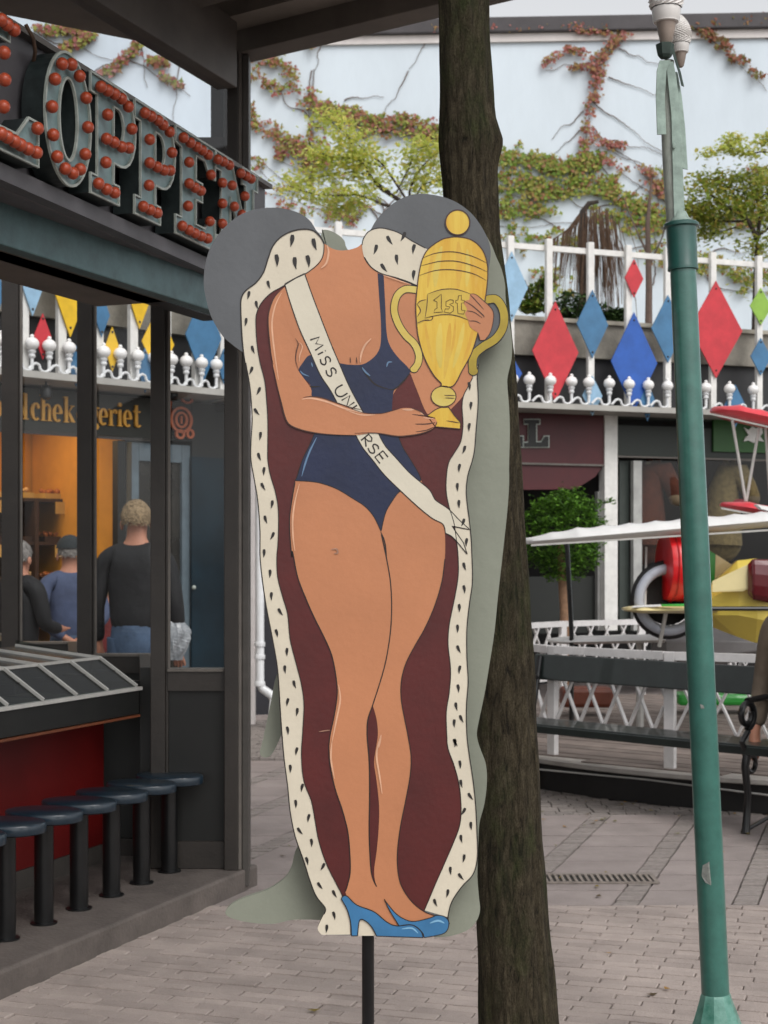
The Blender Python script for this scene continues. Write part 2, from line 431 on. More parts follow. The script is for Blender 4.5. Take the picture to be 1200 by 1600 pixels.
# --- drain grate
gt = thing('drain_grate', 'dark iron drain grate set in the paving between the tree and the green lamp post', 'drain grate', (1.0, 7.17, 0))
MB().box((GX0, GY0, .001), (GX1, GY0+.02, .008)).box((GX0, GY1-.02, .001), (GX1, GY1, .008)).box((GX0, GY0+.02, .001), (GX0+.02, GY1-.02, .008)).box((GX1-.02, GY0+.02, .001), (GX1, GY1-.02, .008)).build('frame', mat('grate_frame', '#857b73', .7, .2, 30), gt)
MB().box((GX0+.02, GY0+.02, .001), (GX1-.02, GY1-.02, .003)).build('pit_shade', mat('grate_shade', '#3a3633', .9), gt)  # flat plate on the paving, its dark colour stands for shade below the bars
for i in range(17):
    x = GX0+.03+i*.0285
    MB().box((x, GY0+.02, .003), (x+.013, GY1-.02, .009)).build('bar', mat('worn_iron', '#8d8279', .6, .2, 30), gt)
# --- fallen leaves
lf = MB()
for i in range(70):
    x, y = (BR.uniform(.9, 2.3), BR.uniform(8.2, 9.6)) if i < 40 else (BR.uniform(-.6, 2), BR.uniform(5, 8))
    a = BR.uniform(0, 6.28); s = BR.uniform(.010, .024)
    pts = [(x+math.cos(a+k*1.571)*s*(1 if k % 2 else .6), y+math.sin(a+k*1.571)*s*(1 if k % 2 else .6), .006+.004*(k % 2)) for k in range(4)]
    lf.sheet(pts)
o = lf.build('fallen_leaves', leafmat('dry_leaf', ['#8a7a3a', '#a07a3a', '#6f6a3a', '#5a4a30'])); tag(o, 'small dry leaves scattered over the paving', 'fallen leaves'); o['kind'] = 'stuff'

# ================================================================ KIOSK
CX, CY = -.66, 6.92; DK = Vector((.37, .929, 0))       # corner and direction of its counter front
NK = Vector((-.929, .37, 0))                             # into the kiosk
C = Vector((CX, CY, 0))
def K(t, n, z): return C-DK*t+NK*n+Vector((0, 0, z))     # t back towards the viewer, n into the kiosk
kiosk = thing('kiosk', 'dark brown glazed snack kiosk with teal beam and canopy roof on the left', 'kiosk', (CX-.3, CY-.5, 0))
MB().obox(K(4.6, -.03, -.02), DK*4.75, NK*2.6, (0, 0, .116)).build('plinth', M_plinth, kiosk, bevel=.012)
# serrated glazed wall: three frames facing the square, each set back from the last
def panel(xL, xR, sillpx, Y, ztop, stileL, last=False):
    X = lambda x: (x-600)*Y/FP
    zs = EYE-(sillpx-HZ)*Y/FP; z0 = .10
    d = .09
    xa, xb = X(xL), X(xR)
    wf = MB().box((X(stileL), Y, z0), (xa-.012, Y+d, ztop)).box((xa-.012, Y+.012, z0), (xa, Y+d-.01, ztop))
    fr = wf.build('window_frame', M_frame, kiosk, bevel=.003)
    MB().box((xa, Y+.004, zs-.10), (xb, Y+d, zs-.012)).build('bottom_rail', M_frame, fr)
    MB().box((xa, Y-.01, zs-.012), (xb, Y+d-.004, zs)).build('sill', M_frame2, fr)
    MB().box((xa, Y+.004, ztop-.12), (xb, Y+d-.004, ztop)).build('top_rail', M_frame, fr)
    MB().box((xa, Y+.03, z0+.12), (xb, Y+.06, zs-.10)).build('lower_panel', M_black, kiosk)
    MB().box((xa, Y+.006, z0), (xb, Y+d, z0+.12)).build('kick_rail', M_frame, fr)
    MB().sheet([(xa, Y+.045, zs), (xb, Y+.045, zs), (xb, Y+.045, ztop-.12), (xa, Y+.045, ztop-.12)]).build('pane', M_pane, kiosk)
    MB().box((xa, Y+.012, zs), (xa+.010, Y+.02, ztop-.12)).build('glazing_bead', M_frame2, fr)
    return X(stileL), xb
panel(262, 350, 1045, 6.93, 3.4, 235)
panel(147, 233, 1022, 8.0, 3.4, 120)
panel(31, 119, 1003, 9.2, 3.5, 2)
panel(-90, 0, 990, 10.2, 3.6, -118)
# returns joining the steps
for (x0, Y0, x1, Y1) in ((236, 7.02, 233, 8.0), (122, 8.09, 119, 9.2), (4, 9.29, 0, 10.2)):
    a = P(x0, HZ, Y0); b = P(x1, HZ, Y1); a.z = b.z = 0
    m = MB().obox(a+Vector((0, 0, .1)), b-a, (-.05, 0, 0), (0, 0, .9)); m.build('return_panel', M_black, kiosk)
# corner post, two mouldings
X = lambda x, Y: (x-600)*Y/FP
MB().box((X(350, 6.9), 6.90, .096), (X(372, 6.9), 7.02, 3.78)).build('corner_post', M_frame, kiosk, bevel=.004)
MB().box((X(372.5, 6.9), 6.905, .10), (X(377, 6.9), 7.01, 3.775)).build('corner_bead', M_frame2, kiosk)
MB().box((X(377.5, 6.9), 6.925, .02), (X(388, 6.9), 7.03, 3.77)).build('corner_trim', mat('post_trim_paint', '#484440', .5, .12, 8), kiosk, bevel=.003)
MB().box((X(329, 6.95), 6.96, 2.7), (X(349, 6.95), 7.05, 3.95)).build('upper_post', M_black, kiosk)
xa, xb = X(132, 7.25), X(236, 7.25)
MB().box((xa, 7.25, .18), (xb, 7.29, .92)).build('inner_board', M_black, kiosk)
MB().box((xa, 7.24, .09), (xb, 7.285, .178)).build('kick_board', M_frame, kiosk)
# header over the windows along the front
MB().obox(K(4.6, .02, 2.56), DK*4.5, NK*.10, (0, 0, .2)).build('header', M_black, kiosk)
# fascia beam (k = .9 nearer copy of the wall line)
F0 = Vector((CX*.9, CY*.9, 0)); 
MB().obox(F0-DK*4.0+Vector((0, 0, 2.47)), DK*4.02, NK*.06, (0, 0, .173)).build('fascia_beam', M_teal, kiosk, bevel=.004)
MB().obox(F0-DK*4.0+NK*.062+Vector((0, 0, 2.56)), DK*4.0, NK*.60, (0, 0, .02)).build('soffit', M_soffit, kiosk)
# wall beam over the clerestory
MB().obox(K(4.6, -.05, 3.585), DK*4.5, NK*.10, (0, 0, .30)).build('wall_beam', mat('wall_beam_paint', '#605a55', .6, .12, 3), kiosk, bevel=.004)
MB().sheet([K(4.6, .0, 3.10), K(.1, .0, 3.10), K(.1, .0, 3.585), K(4.6, .0, 3.585)]).build('clerestory_pane', M_pane2, kiosk)
# roof: slab, soffit and edge beam
roof_pts = [(-4.2, 5.4), (-1.62, 7.10), (-1.195, 7.375), (-.66, 7.06), (.22, 6.47), (2.6, 4.8), (2.6, 3.6), (.3, 5.1), (-.75, 3.0), (-3.2, -1.0), (-5.5, -1.0)]  # front overhang out of view, drawn out further to shade the stools
rf = MB().slab([(x, y, 3.985) for x, y in roof_pts], (0, 0, .16)).build('roof', M_soffit, kiosk)
e0 = Vector((-.76, 6.99, 3.775)); e1 = Vector((2.4, 4.80, 3.775)); ed = (e1-e0).normalized()
en = Vector((-ed.y, ed.x, 0))
MB().obox(e0, e1-e0, en*.14, (0, 0, .205)).build('edge_beam', M_soffit, kiosk, bevel=.004)
MB().obox(e0-en*.16+Vector((0, 0, .10)), e1-e0, en*.155, (0, 0, .10)).build('edge_moulding', M_soffit2, kiosk)
MB().obox(e0-en*.62+Vector((0, 0, .05)), e1-e0, en*.2, (0, 0, .155)).build('roof_joist', M_soffit, kiosk)
MB().bar(K(2.6, -.4, 3.93), K(0.2, -.4, 3.93), .08, .10).build('roof_batten', M_soffit, kiosk)

# ---------------------------------------------------------------- counter
cnt = thing('serving_counter', 'kiosk serving counter with sloped glass case above a red panel', 'counter', tuple(K(1.5, .45, .1)))
E = Vector((-1.10, 6.90, 0))
def Q(t, n, z): return E-DK*t+NK*n+Vector((0, 0, z))
MB().obox(Q(3.6, 0, .80), DK*3.6, NK*.03, (0, 0, .108)).build('front_board', M_black, cnt, bevel=.004)
MB().obox(Q(3.6, -.012, .908), DK*3.61, NK*.045, (0, 0, .014)).build('front_trim', M_alu, cnt)
MB().obox(Q(3.6, -.006, .788), DK*3.6, NK*.04, (0, 0, .010)).build('lower_trim', M_copper, cnt)
MB().obox(Q(3.6, .032, .80), DK*3.6, NK*.65, (0, 0, .02)).build('case_floor', M_black, cnt)
MB().obox(Q(3.6, .665, .80), DK*3.6, NK*.02, (0, 0, .285)).build('added_case_back', M_black, cnt)  # added board: keeps bright ground from showing through the case glass
MB().obox(Q(3.6, .05, .822), DK*3.6, NK*.6, (0, 0, .01)).build('case_liner', mat('case_liner', '#20231f', .8), cnt)
MB().obox(Q(3.6, .26, .18), DK*3.72, NK*.03, (0, 0, .615)).build('red_panel', M_redpan, cnt)
MB().obox(Q(3.6, .255, .096), DK*3.72, NK*.03, (0, 0, .082)).build('kick_board', mat('kick_board_grey', '#48433f', .7, .1, 5), cnt)
MB().sheet([Q(0, .02, .80), Q(0, .66, .80), Q(0, .66, 1.12), Q(0, .22, 1.05), Q(0, .02, .92)]).build('case_end', M_case, cnt)
tp = [.0+i*.243 for i in range(15)]
for i, t in enumerate(tp):
    a, b, c = Q(t, .012, .925), Q(t, .205, 1.048), Q(t, .66, 1.095)
    rb = MB().bar(a, b, .010, .014).bar(b, c, .010, .012).build('rib', M_alu, cnt)
    if i < 14:
        MB().sheet([Q(t+.007, .015, .922), Q(t+.236, .015, .922), Q(t+.236, .205, 1.042), Q(t+.007, .205, 1.042)]).build('case_glass', M_case, cnt)
        MB().sheet([Q(t+.007, .21, 1.043), Q(t+.236, .21, 1.043), Q(t+.236, .65, 1.09), Q(t+.007, .65, 1.09)]).build('case_glass', M_case, cnt)
        MB().bar(Q(t+.01, .12, .99), Q(t+.01, .12, .99)+Vector((-.10, .0, .0)), .008, .008).build('handle', M_iron, cnt)
MB().bar(Q(3.5, .207, 1.047), Q(0, .207, 1.047), .012, .012).build('ridge_rail', M_alu, cnt)
trm = mat('tray_dark', '#2b2e29', .7, .15, 8)
for i in range(14):
    t = .03+i*.243
    MB().obox(Q(t+.2, .05, .833), DK*.19, NK*.5, (0, 0, .05)).build('tray', trm, cnt)

# ---------------------------------------------------------------- stools
def mk_stool():
    st = thing('bar_stool', '', 'stool', (0, 0, 0), 'navy stools fixed along the counter')
    h = .435
    MB().lathe([(.052, 0), (.052, .006), (.037, .008), (.037, h-.044)], n=20).build('leg', M_stoolleg, st, True, smooth=True)
    b = MB(); prof = [(.88, h-.042), (.99, h-.036), (1, h-.030), (1, h-.006), (.985, h-.002), (.95, h)]
    n = 40; vs = []; fs = []
    for r, z in prof: vs += [(.158*r*math.cos(2*math.pi*k/n), .118*r*math.sin(2*math.pi*k/n), z) for k in range(n)]
    for i in range(len(prof)-1):
        for k in range(n): fs.append((i*n+k, i*n+(k+1) % n, (i+1)*n+(k+1) % n, (i+1)*n+k))
    fs += [tuple(range(n-1, -1, -1)), tuple((len(prof)-1)*n+k for k in range(n))]
    b.add(vs, fs).build('seat', M_stooltop, st, True, smooth=True)
    return st
s0 = mk_stool()
labs = ['farthest of the blue-topped stools, beside the kiosk corner post', 'second farthest blue-topped stool, next to the one by the corner post',
        'third blue-topped stool counted from the kiosk corner', 'middle stool of the seven along the counter, navy top on a black post',
        'fifth stool from the kiosk corner, standing before the end of the red panel', 'sixth stool from the kiosk corner, in front of the red panel', 'nearest stool, cut off by the left edge, only its seat showing']
for i in range(7):
    s = s0 if i == 0 else copy_tree(s0)
    s.location = (-.949-.0866*i-.012, 6.88-.244*i, .096); s.rotation_euler = (0, 0, R(-21)); s['label'] = labs[i]

# ---------------------------------------------------------------- the bulb-lettered sign
SG0 = Vector((-.49, 6.60, 0)); SD = Vector((-.295, -.956, 0)).normalized(); SN = Vector((.956, -.295, 0)).normalized()  # SN faces the square
ST = lambda px: hit(px, SG0, SD)[0]
sign = thing('bulb_letter_sign', 'long roof sign with grey letters studded with red bulbs, over the kiosk', 'sign', (SG0.x, SG0.y, 2.62))
def Sg(t, n, z): return SG0+SD*t+SN*n+Vector((0, 0, z))
MB().obox(Sg(-.0, -.20, 2.60), SD*3.2, SN*.18, (0, 0, .50)).build('sign_box', M_signbox, sign, bevel=.006)
MB().obox(Sg(-.0, -.018, 3.085), SD*3.2, SN*.03, (0, 0, .018)).build('top_edge', M_frame2, sign)
MB().obox(Sg(-.0, -.015, 2.60), SD*3.2, SN*.05, (0, 0, .05)).build('bottom_ledge', M_signbox, sign)
ZB, ZT = 2.665, 3.05
def glyph(kind):
    th = .30
    if kind == 'E': return [[(0, 0), (1, 0), (1, .30), (.86, .30), (.72, .17), (.5, .17), (.5, .41), (.66, .41), (.66, .59), (.5, .59), (.5, .83), (.72, .83), (.86, .70), (1, .70), (1, 1), (0, 1), (0, .85), (.14, .83), (.14, .17), (0, .17)]]
    if kind == 'L': return [[(0, 0), (1, 0), (1, .34), (.86, .34), (.7, .17), (.44, .17), (.44, .83), (.6, .83), (.6, 1), (0, 1), (0, .83), (.14, .83), (.14, .17), (0, .17)]]
    if kind == 'N': return [[(0, 0), (.42, 0), (.42, .17), (.34, .17), (.34, .62), (.72, 0), (.9, 0), (.9, .83), (1, .83), (1, 1), (.62, 1), (.62, .83), (.70, .83), (.70, .38), (.36, 1), (0, 1), (0, .83), (.12, .83), (.12, .17), (0, .17)]]
    if kind == 'O':
        a = [(.5+.5*math.cos(k*math.pi/20), .5+.53*math.sin(k*math.pi/20)) for k in range(40)]
        b = [(.5+.20*math.cos(k*math.pi/20), .5+.33*math.sin(k*math.pi/20)) for k in range(40)]
        return [a, b]
    if kind == 'P':
        a = [(0, 0), (.62, 0), (.62, .16), (.5, .16), (.5, .34), (.66, .34)]+[(.66+.34*math.sin(k*math.pi/10), .67-.33*math.cos(k*math.pi/10)) for k in range(1, 10)]+[(.66, 1), (0, 1), (0, .84), (.14, .84), (.14, .16), (0, .16)]
        b = [(.5, .52), (.6, .52)]+[(.6+.13*math.sin(k*math.pi/8), .67-.15*math.cos(k*math.pi/8)) for k in range(1, 8)]+[(.6, .82), (.5, .82)]
        return [a, b]
def letter(kind, pxL, pxR, name):
    tL, tR = hit(pxL, SG0+SN*.075, SD)[0], hit(pxR, SG0+SN*.075, SD)[0]
    g = glyph(kind); f = lambda p, n: Sg(tL+(tR-tL)*p[0], n, ZB+(ZT-ZB)*p[1])
    def solid(loops, n0, n1, shrink=0):
        b = bmesh.new(); es = []
        for lp in loops:
            vs = [b.verts.new(f(p, n1)) for p in lp]
            es += [b.edges.new((vs[i], vs[(i+1) % len(vs)])) for i in range(len(vs))]
        r = bmesh.ops.triangle_fill(b, use_beauty=True, use_dissolve=False, edges=es)
        fc = [x for x in r['geom'] if isinstance(x, bmesh.types.BMFace)]
        ex = bmesh.ops.extrude_face_region(b, geom=fc)
        for v in [x for x in ex['geom'] if isinstance(x, bmesh.types.BMVert)]: v.co += SN*(n0-n1)
        bmesh.ops.recalc_face_normals(b, faces=b.faces)
        me = bpy.data.meshes.new(name); b.to_mesh(me); b.free(); return me
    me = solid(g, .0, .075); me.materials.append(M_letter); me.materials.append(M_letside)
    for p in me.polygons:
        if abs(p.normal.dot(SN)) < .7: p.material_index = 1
    o = bpy.data.objects.new('letter', me); COL.objects.link(o); o.parent = sign
    o.matrix_parent_inverse = Matrix.Translation(-sign.location); o['label'] = f'grey metal letter {name} edged with a pale rim'
    for lp in g:
        rim = MB(); n = len(lp); vs = []; fs = []
        cx_ = sum(p[0] for p in lp)/n; cy_ = sum(p[1] for p in lp)/n
        for i in range(n):
            a_, b_, c_ = [Vector(f(lp[(i+d) % n], .0755)) for d in (-1, 0, 1)]
            e1_, e2_ = (b_-a_).normalized(), (c_-b_).normalized(); nn = (e1_+e2_).cross(SN)
            nn = nn.normalized()*.004
            vs += [b_-nn, b_+nn, b_+nn+SN*.008, b_-nn+SN*.008]
        for i in range(n):
            for k in range(4): fs.append((4*i+k, 4*i+(k+1) % 4, 4*((i+1) % n)+(k+1) % 4, 4*((i+1) % n)+k))
        rim.add(vs, fs).build('rim', M_letrim, o, True)
    return o
LET = [letter('L', -62, 57, 'L'), letter('O', 68, 139, 'O'), letter('P', 139, 209, 'P'), letter('P', 208, 271, 'P'), letter('E', 272, 334, 'E'), letter('N', 335, 400, 'N')]
BL = {0: Z([(35, 340), (40, 570), (30, 800), (10, 60), (60, 100), (120, 145), (10, 1030), (65, 1060), (125, 1095), (175, 1125), (240, 1160), (310, 1190), (320, 985)], 0, 20, 5.4545),
      1: Z([(530, 435), (610, 440), (470, 565), (680, 540), (735, 725), (445, 800), (750, 975), (455, 1040)], 0, 20, 5.4545)+Z([(250, 683), (285, 735), (318, 755), (350, 738), (372, 672)], 0, 0, 2.79),
      2: Z([(440, 378), (470, 395), (500, 410), (530, 430), (560, 465), (470, 500), (575, 562), (465, 605), (497, 620), (530, 640), (562, 645), (462, 708), (430, 800), (465, 825), (500, 840)], 0, 0, 2.79),
      3: Z([(632, 492), (660, 507), (690, 525), (712, 545), (740, 575), (653, 608), (750, 665), (653, 710), (685, 728), (715, 742), (742, 743), (650, 808), (625, 900), (655, 915), (685, 928)], 0, 0, 2.79),
      4: Z([(800, 600), (830, 622), (858, 640), (882, 655), (908, 675), (825, 707), (920, 762), (825, 800), (850, 818), (875, 832), (820, 898), (795, 985), (825, 1003), (850, 1017), (878, 1030), (905, 1040), (915, 965)], 0, 0, 2.79),
      5: Z([(950, 695), (975, 705), (1000, 720), (970, 797), (1012, 808), (970, 887), (1022, 900), (970, 975), (1050, 755), (1075, 768), (1095, 780), (1068, 855), (1055, 935)], 0, 0, 2.79)}
bo = MB().ball((0, 0, 0), .0195, n=14, m=8).build('bulb', M_bulb, None, True, smooth=True); bme = bo.data; bpy.data.objects.remove(bo)
for k, L_ in BL.items():
    for (x, y) in L_:
        t, Y = hit(x, SG0+SN*.10, SD)
        o = bpy.data.objects.new('bulb', bme); COL.objects.link(o); o.parent = LET[k]; o.location = P(x, y, Y)-Vector(sign.location)*0
cb = MB().tube([P(40, 38, 4.6), P(52, 60, 4.62), P(55, 80, 4.66), P(52, 100, 4.7)], .006, 8); cb.build('cable', M_twig, sign, smooth=True)
# ================================================================ PAINTED CUTOUT
YB = 3.16
g_cut = thing('cutout_sign', 'painted headless beauty queen cutout holding a gold trophy, on a black post', 'cutout sign', (P(575, HZ, YB).x, YB+.03, 0))
CUTK = [0]
Mp = dict(
 grey=mat('paint_dark_grey', '#585a5d', .55, .07, 6, .05, 80, fine=.02),
 ermine=mat('paint_ermine_cream', '#cfc5b1', .5, .05, 5, .05, 80, fine=.015),
 robe=mat('paint_robe_maroon', '#501513', .5, .10, 8, .05, 80, fine=.04),
 skin=mat('paint_skin', '#b97a54', .5, .07, 2.2, .05, 80, fine=.02),
 navy=mat('paint_navy', '#172140', .45, .12, 6, .05, 80, fine=.04),
 navyhi=mat('paint_navy_light', '#5d7a99', .5, .1, 6),
 line=mat('paint_outline', '#1e1613', .5, .15, 30),
 lines=mat('paint_outline_brown', '#45281e', .5, .15, 30),
 sash=mat('paint_sash', '#cfc7b4', .5, .04, 4, .05, 80),
 hi=mat('paint_highlight', '#d9a888', .5, .1, 20),
 blue=mat('paint_shoe_blue', '#38709c', .45, .10, 10, .05, 60),
 bluehi=mat('paint_shoe_light', '#7fb0d0', .45, .1, 10),
 gold=mat('paint_gold', '#d6b848', .45, .1, 9, .05, 80, col2='#c89828', stretch=(4.5, 1, .45)),
 goldl=mat('paint_gold_light', '#cbb964', .45, .1, 14, col2='#c0a446'),
 goldd=mat('paint_gold_dark', '#b0982c', .45, .1, 14, col2='#8f7a22'),
 back=mat('paint_grey_green', '#848779', .6, .05, 3, .1, 40, fine=.02),
 edge=mat('board_edge', '#4c4338', .8, .2, 40),
)
def lay(name, pts, m, k, smooth=True, label=None, parent=None, sub=4, Y=YB):
    q = smoothp(pts, True, sub) if smooth else [p[:2] for p in pts]
    b = MB().sheet([P(x, y, Y)-Vector((0, k*.00018, 0)) for x, y in q])
    return b.build(name, m, parent or g_cut, local=bool(parent), label=label)
def stroke(b, pts, wd, k, smooth=True, taper=True, closed=False):
    q = smoothp(pts, closed, 5) if smooth else [p[:2] for p in pts]
    if closed: q = q+[q[0]]
    vs, fs = ribbon(q, wd, taper)
    b.add([P(x, y, YB)-Vector((0, k*.00018, 0)) for x, y in vs], fs)

z2 = lambda *p: Z(p, 300, 290, 4.286)
z3 = lambda *p: Z(p, 540, 290, 4.286)
z4 = lambda *p: Z(p, 300, 560, 4.286)
z5 = lambda *p: Z(p, 540, 560, 4.286)
z6 = lambda *p: Z(p, 330, 850, 2.553)
z7 = lambda *p: Z(p, 330, 1150, 2.553)
# outline of the front board
o_right_up = z3((110, 390), (118, 350), (165, 300), (200, 240), (260, 170), (340, 105), (430, 65), (520, 55), (620, 68), (700, 92), (780, 135), (860, 205), (930, 310), (968, 410), (968, 500), (945, 640), (940, 700), (937, 742, 1), (1000, 735), (1050, 770), (1085, 840), (1090, 930), (1060, 1010), (1010, 1060), (940, 1100), (900, 1130), (885, 1190))
o_right = z5((890, 40), (882, 120), (888, 250), (885, 350), (875, 470), (865, 600), (850, 680), (820, 780), (808, 880), (815, 980), (828, 1080), (840, 1200), (845, 1300))+z6((1042, 150), (1030, 240), (1020, 340), (1020, 450), (1025, 550), (1018, 650), (1020, 760))+z7((1030, 80), (1045, 180), (1055, 280), (1060, 380), (1062, 480), (1045, 550), (1000, 600), (960, 660), (945, 720), (950, 750), (930, 785), (850, 803, 1), (600, 796, 1), (440, 793, 1), (425, 765))
l_outer = z7((450, 710), (455, 685), (420, 640), (395, 580), (370, 500), (335, 400), (315, 300), (305, 200), (292, 100), (283, 0))+z6((275, 650), (265, 500), (245, 380), (220, 250), (205, 150), (195, 50))+z4((455, 1150), (440, 950), (415, 800), (395, 680), (395, 560), (403, 420), (398, 300), (385, 170), (360, 30))
disk = z2((345, 1120, 1), (270, 1065), (200, 1000), (130, 880), (90, 740), (78, 640), (90, 520), (130, 400), (200, 300), (300, 210), (400, 165), (520, 148), (620, 155), (720, 185), (790, 235), (830, 297, 1), (860, 332), (884, 375))
neck = [(508, 381, 1), (519, 388.5), (533, 391.5), (547, 390), (559, 386), (565.5, 381, 1)]
outline = disk+neck+o_right_up+o_right+l_outer
q = smoothp(outline, True, 4)
board = MB().slab([P(x, y, YB) for x, y in q], (0, .018, 0)).build('board', Mp['edge'], g_cut)
lay('painted_backdrop', outline, Mp['grey'], 1)
# ermine edging: all the cream areas
erm_l_in = z2((885, 390), (880, 460), (850, 520), (770, 585), (690, 625), (600, 680), (530, 720), (470, 780), (435, 850), (428, 920), (435, 1050), (455, 1180))+z4((487, 150), (500, 280), (508, 420), (508, 560), (508, 680), (525, 780), (555, 880), (575, 980), (580, 1100), (575, 1250))+z6((262, 50), (265, 130), (285, 210), (305, 280), (315, 380), (340, 480), (360, 560), (370, 640), (365, 750))+z7((360, 80), (370, 180), (400, 260), (415, 340), (430, 420), (460, 510), (500, 590), (525, 640), (545, 690), (555, 740), (557, 792, 1))
erm_l_out = z7((440, 793, 1), (425, 765), (450, 710), (455, 685), (420, 640), (395, 580), (370, 500), (335, 400), (315, 300), (305, 200), (292, 100), (283, 0))+z6((275, 650), (265, 500), (245, 380), (220, 250), (205, 150), (195, 50))+z4((455, 1150), (440, 950), (415, 800), (395, 680), (395, 560), (403, 420), (398, 300), (385, 170), (360, 30))+z2((335, 1000), (328, 850), (330, 760), (360, 705), (430, 650), (480, 580), (510, 490), (540, 410), (590, 350), (660, 310), (740, 293), (810, 302), (860, 345))
erm_r_in = z5((850, 130), (820, 190), (790, 250), (780, 320), (785, 400), (785, 470), (770, 560), (730, 630), (690, 700), (675, 800), (675, 900), (695, 1000), (725, 1100), (740, 1200))+z6((985, 50), (985, 130), (970, 220), (950, 320), (945, 400), (955, 500), (950, 590), (938, 670), (940, 760))+z7((945, 50), (970, 120), (990, 200), (997, 290), (990, 360), (960, 440), (925, 520), (890, 600), (865, 660), (850, 695, 1))
erm_r_out = z5((890, 40), (882, 120), (888, 250), (885, 350), (875, 470), (865, 600), (850, 680), (820, 780), (808, 880), (815, 980), (828, 1080), (840, 1200), (845, 1300))+z6((1042, 150), (1030, 240), (1020, 340), (1020, 450), (1025, 550), (1018, 650), (1020, 760))+z7((1030, 80), (1045, 180), (1055, 280), (1060, 380), (1062, 480), (1045, 550), (1000, 600), (960, 660), (942, 722, 1))
collar_r = z3((110, 400), (120, 355), (160, 305), (230, 285), (310, 300), (370, 325), (450, 375), (535, 420), (600, 470, 1), (560, 680, 1), (480, 670), (420, 645), (330, 615), (240, 590), (170, 545), (125, 480))
robe = list(erm_l_in[4:-3])+[(549, 1440, 1), (571, 1450, 1), (663, 1440, 1)]+[p for p in reversed(erm_r_in)]+[(730, 560, 1), (560, 440, 1)]
lay('robe_lining', robe, Mp['robe'], 2)
lay('ermine_trim', erm_l_out+erm_l_in, Mp['ermine'], 3)
lay('ermine_trim', erm_r_in[::-1]+erm_r_out, Mp['ermine'], 3)
lay('ermine_collar', collar_r, Mp['ermine'], 8)
lay('ermine_gap', [(559, 1438, 1), (571, 1438), (580.7, 1448), (589, 1462, 1), (557, 1462, 1)], Mp['ermine'], 4)
# body
torso = [(506, 380, 1), (519, 388.5), (533, 391.5), (547, 390), (559, 386), (566, 380, 1), (569, 402), (580, 417), (620, 436), (700, 470, 1), (738, 590, 1), (724, 618), (704, 640, 1), (684, 655, 1), (667, 646), (652, 611), (641, 583, 1), (612, 620), (612, 650, 1), (488, 640, 1), (486, 616), (482, 595), (470, 580), (440, 560), (424, 500), (424, 477), (431, 462), (442, 451), (461, 438), (480, 427), (497, 411), (505, 397)]
legL = z4((690, 830), (670, 950), (655, 1070), (658, 1200), (670, 1329))+z6((325, 30), (345, 130), (375, 210), (410, 290), (450, 370), (480, 440), (497, 520), (503, 600), (490, 690), (475, 760))+z7((470, 50), (475, 120), (495, 210), (525, 300), (545, 380), (553, 460), (555, 540), (545, 590), (535, 620, 1), (560, 700, 1), (740, 760, 1), (700, 660), (660, 600), (640, 550), (632, 450), (630, 350), (632, 230), (630, 100), (622, 0))+z6((625, 700), (645, 640), (680, 530), (700, 450), (715, 350), (720, 250), (715, 150), (700, 60))+[(596, 835, 1), (600, 750, 1), (480, 720, 1)]
legR = z6((645, 645, 1), (660, 700), (665, 760))+z7((655, 60), (650, 110), (660, 180), (670, 280), (668, 370), (660, 460), (650, 540), (660, 600), (690, 650), (740, 760, 1), (880, 745, 1), (890, 715), (850, 700), (800, 660), (760, 600), (745, 540), (743, 460), (755, 360), (775, 260), (793, 160), (797, 80), (785, 0))+z6((770, 690), (758, 620), (758, 550), (775, 480), (810, 410), (850, 340), (890, 250), (920, 150), (932, 60))+z5((665, 1170), (650, 1100), (560, 950), (500, 800, 1), (300, 880, 1), (232, 1150, 1))+z6((700, 60), (715, 150), (720, 250), (715, 350), (700, 450), (680, 530))
lay('painted_torso', torso, Mp['skin'], 5)
lay('painted_leg', legR, Mp['skin'], 5)
lay('painted_leg', legL, Mp['skin'], 6)
suit_top = [(466.8, 579), (472.6, 567.6), (484, 555), (500, 563), (530, 567.6), (547, 570), (566, 569.5), (579.7, 562), (590, 551), (595, 535), (595, 500), (592.5, 465), (590, 427, 1), (599.5, 430, 1), (602, 476.6), (604, 518.6), (609, 539.6), (621.6, 558), (635.6, 572), (642, 580.5, 1), (631, 595), (617, 608), (613.5, 623), (612, 655, 1), (490, 655, 1), (487, 618), (484, 600), (475, 592)]
suit_low = [(493.6, 672, 1), (619, 672, 1), (628.6, 697.6), (640, 716), (654, 739.6), (658, 750, 1), (640, 765), (625, 767.6), (612, 784), (602, 802.6), (595.5, 830.6, 1), (584, 807), (570, 791), (554, 780.5), (528.6, 765), (505, 756), (486.6, 752.5), (461, 751, 1), (464.5, 744), (472.6, 718.6), (484, 695)]
lay('painted_swimsuit', suit_top, Mp['navy'], 7)
lay('painted_swimsuit', suit_low, Mp['navy'], 7)
sash_up = [(445, 444, 1), (476, 427.6, 1), (486.6, 458), (500.6, 495), (517, 537), (531, 570), (547, 606.6), (568, 645, 1), (532, 640, 1), (517, 611), (500.6, 586), (484, 549), (468, 514), (454, 474)]
sash_lo = [(552, 672, 1), (565.6, 697.6), (582, 718.6), (600.6, 742), (624, 765), (652, 791), (675, 809.6), (692, 819), (696, 833, 1), (708, 840), (724, 858.6), (730, 866, 1), (724, 848, 1), (706, 822, 1), (734, 827.5, 1), (717, 812), (701, 795.6), (682, 782.8), (677.6, 777), (670.6, 765), (654, 751), (638, 737), (619, 716), (600.6, 695), (589, 672, 1)]
lay('painted_sash', sash_up, Mp['sash'], 9)
lay('painted_sash', sash_lo, Mp['sash'], 9)
